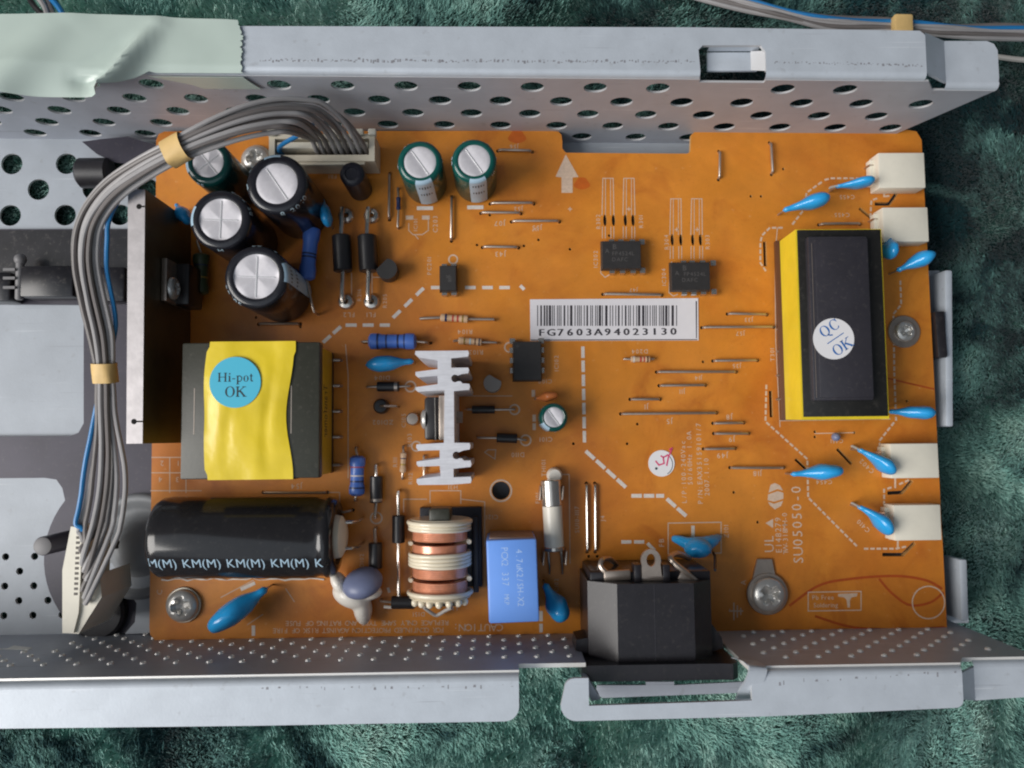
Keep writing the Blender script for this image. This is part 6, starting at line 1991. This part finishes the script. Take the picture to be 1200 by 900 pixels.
# ================================================================== WIRE HARNESS
def harness():
    root = empty('wire_harness', (P(110, 330, 5)[0], P(110, 330, 5)[1], ZB), label='looped bundle of thin grey wires with one blue, from beige socket to white plug', cat='wire bundle')
    NW = 12
    spine = [(402, 158, 20, 0), (376, 143, 26, 0), (334, 136, 31, 0), (289, 143, 34, 0), (246, 158, 35, 0), (207, 176, 34.5, 0), (165, 199, 32, 0), (128, 226, 29, 0), (104, 262, 26, 0), (99, 305, 23, 0), (107, 350, 21, 0), (118, 395, 19, 0), (123, 437, 17.5, 0),
             (124, 480, 16, 0), (126, 525, 15, 0), (125, 570, 14.5, 0), (119, 610, 14.5, 0), (110, 642, 14.8, 0)]
    S = [P3(a, b, c) for a, b, c, _ in spine]
    C = spline(S, 4)
    n = len(C)
    # half widths (in mm) of the bundle across and in depth along the way
    def wid(t):
        pts = [(0, 5.0, 2.0), (.08, 4.4, 2.0), (.16, 3.8, 2.0), (.3, 2.2, 1.9), (.42, 2.7, 1.8), (.5, 3.0, 1.8), (.56, 2.9, 1.8), (.64, 2.8, 1.8), (.705, 1.9, 1.8), (.78, 2.5, 1.9), (.86, 4.5, 1.9), (.94, 5.0, 2.0), (1, 4.8, 2.2)]
        for (a, w0, d0), (b, w1, d1) in zip(pts[:-1], pts[1:]):
            if a <= t <= b:
                k = (t - a) / (b - a); return w0 + (w1 - w0) * k, d0 + (d1 - d0) * k
        return pts[-1][1:]
    # plug at the lower left
    pz = 14.2
    A = P3(88, 628, pz); B_ = P3(93, 712, pz)
    rnd = random.Random(4)
    slots = [(-1 + 2 * i / (NW - 1)) for i in range(NW)]
    store = []
    for i in range(NW):
        u0 = -slots[i]; dp = (-.8 if i % 2 else .8) + rnd.uniform(-.25, .25)
        pts = []
        sx = SX0 + 2.4 if i == 0 else SX0 + 8.5 + (SX1 - SX0 - 10.8) * (i - 1) / (NW - 2)
        if 0 < i < 3: sx += 3
        sy = SYB + 3.0
        ph = rnd.uniform(-.25, .25)
        for j in range(n):
            t = j / (n - 1)
            c = C[j]; d = (C[min(j + 1, n - 1)] - C[max(j - 1, 0)]).normalized()
            s = Vector((0, 0, 1)).cross(d).normalized(); up = d.cross(s)
            w, dd = wid(t)
            tw = (t - .30) * 3.2 if t > .30 else (t - .30) * .9
            tw = min(tw, 1.6)
            ca, sa = math.cos(tw * .55), math.sin(tw * .55)
            uu = u0 * ca - dp * .55 * sa; vv = u0 * .8 * sa + dp * .75 * ca
            wob = (.55 + .4 * math.sin(i * 5.1)) * math.sin(6 * t + i * 1.7) + .18 * math.sin(19 * t + i * 2.9) + (.5 * math.sin(14 * t + i * 2.3) if t > .76 else 0) * min(1, (t - .76) * 8 if t > .76 else 0)
            if i == 0:          # the blue wire runs under the bundle, along the inner side of the bend, then down the outside
                uu = .2 if t < .38 else (.2 + 1.25 * min(1, (t - .38) * 9) if t < .62 else (1.45 - 2.5 * min(1, (t - .62) * 7)))
                vv = -1.1 if t < .7 else -1.1 + 1.6 * min(1, (t - .7) * 8)
            pts.append(c + s * (uu * w + wob * .5) + up * (vv * dd * .75))
        fx = (i / (NW - 1)) if i else .1
        m_ = int(8 - 5 * fx)
        pj = pts[m_]
        start = [Vector((sx, sy, 3.0)), Vector((sx, sy, SZ - .5)), Vector((sx * .93 + pj.x * .07, sy + .8, SZ + 4.0)), Vector((sx * .55 + pj.x * .45, sy * .45 + pj.y * .55, SZ * .35 + pj.z * .65 + 1))]
        if i == 0: start[2:] = [P3(333, 168, SZ + 3.5), P3(352, 156, 15), P3(366, 149, 18)]; start[3:4] = []; m_ = 8; start.append(P3(352, 146, 22))
        store.append((i, pts, start, m_))
    rank = {i: r for r, (i, *_) in enumerate(sorted(store, key=lambda q: q[1][-3].x))}
    for i, pts, start, m_ in store:
        k = rank[i] / (NW - 1)
        e = A + (B_ - A) * (.04 + .90 * k)
        end = [e + Vector((2.0 + .5 * math.sin(i), 2.5 - 1.5 * k, .8)), e + Vector((1.2, .6, -.8)), e + Vector((.5, 0, -2.4))]
        path = spline(start + pts[m_ + 1:-2:2] + end, 4)
        w = MB()
        w.tube(path, .57, 9)
        w.build('wire', 'wire_blue' if i == 0 else ('wire_grey_shaded' if i % 3 == 2 else 'wire_grey'), root, (pts[n // 2].x, pts[n // 2].y, pts[n // 2].z), 'blue wire of the bundle' if i == 0 else None)
    # a second blue glimpse where the lone wire passes behind the bundle at the plate
    for (px, py, z, nx, lab_) in ((206, 176, 34.5, 0, None), (122.5, 437, 17.5, 0, None)):
        c = P3(px, py, z); j = min(range(n), key=lambda q: (C[q] - c).length)
        d = (C[j + 1] - C[j - 1]).normalized(); s = Vector((0, 0, 1)).cross(d).normalized(); up = d.cross(s)
        w, dd = wid(j / (n - 1))
        vs = []
        hl = 2.25
        ng = 26
        for k in range(5):
            o_ = C[j] + d * hl * (k / 2 - 1)
            for a in range(ng):
                an = 2 * PI * a / ng
                q = 1 + .03 * math.sin(an * 5 + k)
                ca, sa = math.cos(an), math.sin(an)
                e_ = lambda v_: math.copysign(abs(v_) ** .75, v_)
                vs.append(o_ + s * (e_(ca) * (w + .75) * q) + up * (e_(sa) * (dd + .6) * q))
        fs = [(k * ng + a, k * ng + (a + 1) % ng, (k + 1) * ng + (a + 1) % ng, (k + 1) * ng + a) for k in range(4) for a in range(ng)]
        t = MB(); t.add(vs, fs)
        t.build('tape_band', 'masking_tape', root, c)
    # plug body seated in the board socket
    p = MB(); p.box(((SX0 + SX1) / 2, (SYT + SYB) / 2 + .9, SZ - 3.4), (SX1 - SX0 - 3.4, SYT - SYB - 5.2, 5.6), 0, bev=.3)
    p.build('plug', 'connector_white', root, ((SX0 + SX1) / 2, (SYT + SYB) / 2, SZ - 6))
    # the white plug
    p = MB()
    q0 = P3(83, 618, 14); q1 = P3(75, 742, 14)
    o = [P(83, 617, 14), P(96, 618, 14), P(95, 660, 14), P(93, 700, 14), P(92, 718, 14), P(86, 742, 14), P(73, 742, 14), P(73, 668, 14)]
    p.prism(o, [], 0, 14, 0)
    p.build('plug', 'connector_white', root, (q1.x, (q0.y + q1.y) / 2, 2), angle=20)
    p = MB()
    o = [P(90, 700, 13.2), P(117, 672, 13.2), P(119, 700, 13.2), P(105, 722, 13.2), P(92, 743, 13.2), P(80, 742, 13.2)]
    p.prism(o, [], -2, 13.2, 0)
    p.build('plug_wing', 'connector_white', root, P3(100, 715, 2), angle=20)
    sl = MB()
    for i in range(12):
        c = P3(91.5 - i * .25, 630 + i * 6.0, 14.03); sl.box((c.x, c.y, 14.0), (.9, .6, .06), 0)
    sl.box(P3(94, 730 - 20, 9.2) , (.9, 3.0, .1), 0)
    sl.build('plug_slots', 'recess_dark', root, P3(90, 660, 14), kind='stuff')
harness()

# ================================================================== LOOSE CABLES BEHIND THE TRAY
def cable(name, ctr, n, spread, r, cols, label, cat, band=None, seed=1):
    rnd = random.Random(seed)
    C = spline([P3(*q) for q in ctr], 6)
    root = empty(name, C[0] - Vector((0, 0, 0)), label=label, cat=cat)
    for i in range(n):
        u = (-1 + 2 * i / max(1, n - 1)) * spread; v = rnd.uniform(-.5, .5)
        pts = []
        for j, c in enumerate(C):
            d = (C[min(j + 1, len(C) - 1)] - C[max(j - 1, 0)]).normalized(); s = Vector((0, 0, 1)).cross(d).normalized()
            k = .75 + .25 * math.sin(j * .35 + i)
            pts.append(c + s * (u * k) + Vector((0, 0, v + .25 * math.sin(j * .5 + i))))
        w = MB(); w.tube(pts, r, 8); w.build('wire', cols[i % len(cols)], root, C[len(C) // 2])
    if band:
        c = P3(*band); w = MB(); w.box((c.x, c.y, c.z), (4.8, spread * 2 + 1.6, 2.6), 0, rz=-.02, bev=.5); w.build('tape_band', 'masking_tape', root, c)
    return root
cable('loose_cable', [(800, -14, -2), (850, -2, 1), (900, 12, 3), (950, 22, 4), (1000, 28, 4), (1057, 31, 4), (1110, 34, 4), (1170, 37, 3), (1230, 40, 2)], 6, 2.0, .62, ['wire_grey', 'wire_grey_shaded', 'wire_grey', 'wire_grey', 'wire_blue', 'wire_grey_shaded'],
      'grey and blue cable with a tan tape band behind the upper right rim', 'cable', band=(1057, 31, 5.5), seed=3)
cable('loose_cable', [(42, -16, 1), (52, 0, 3), (60, 20, 4), (66, 50, 4)], 4, 3.2, .75, ['wire_black', 'wire_grey', 'wire_grey_shaded', 'wire_blue'], 'short run of blue, grey and black wires passing under the tape at top left', 'cable', seed=8)
cable('white_wire', [(1150, 66, -2), (1185, 70, -3), (1240, 73, -4)], 1, 0, .7, ['wire_white'], 'single thin white wire sticking out past the right end of the upper rim', 'wire', seed=2)
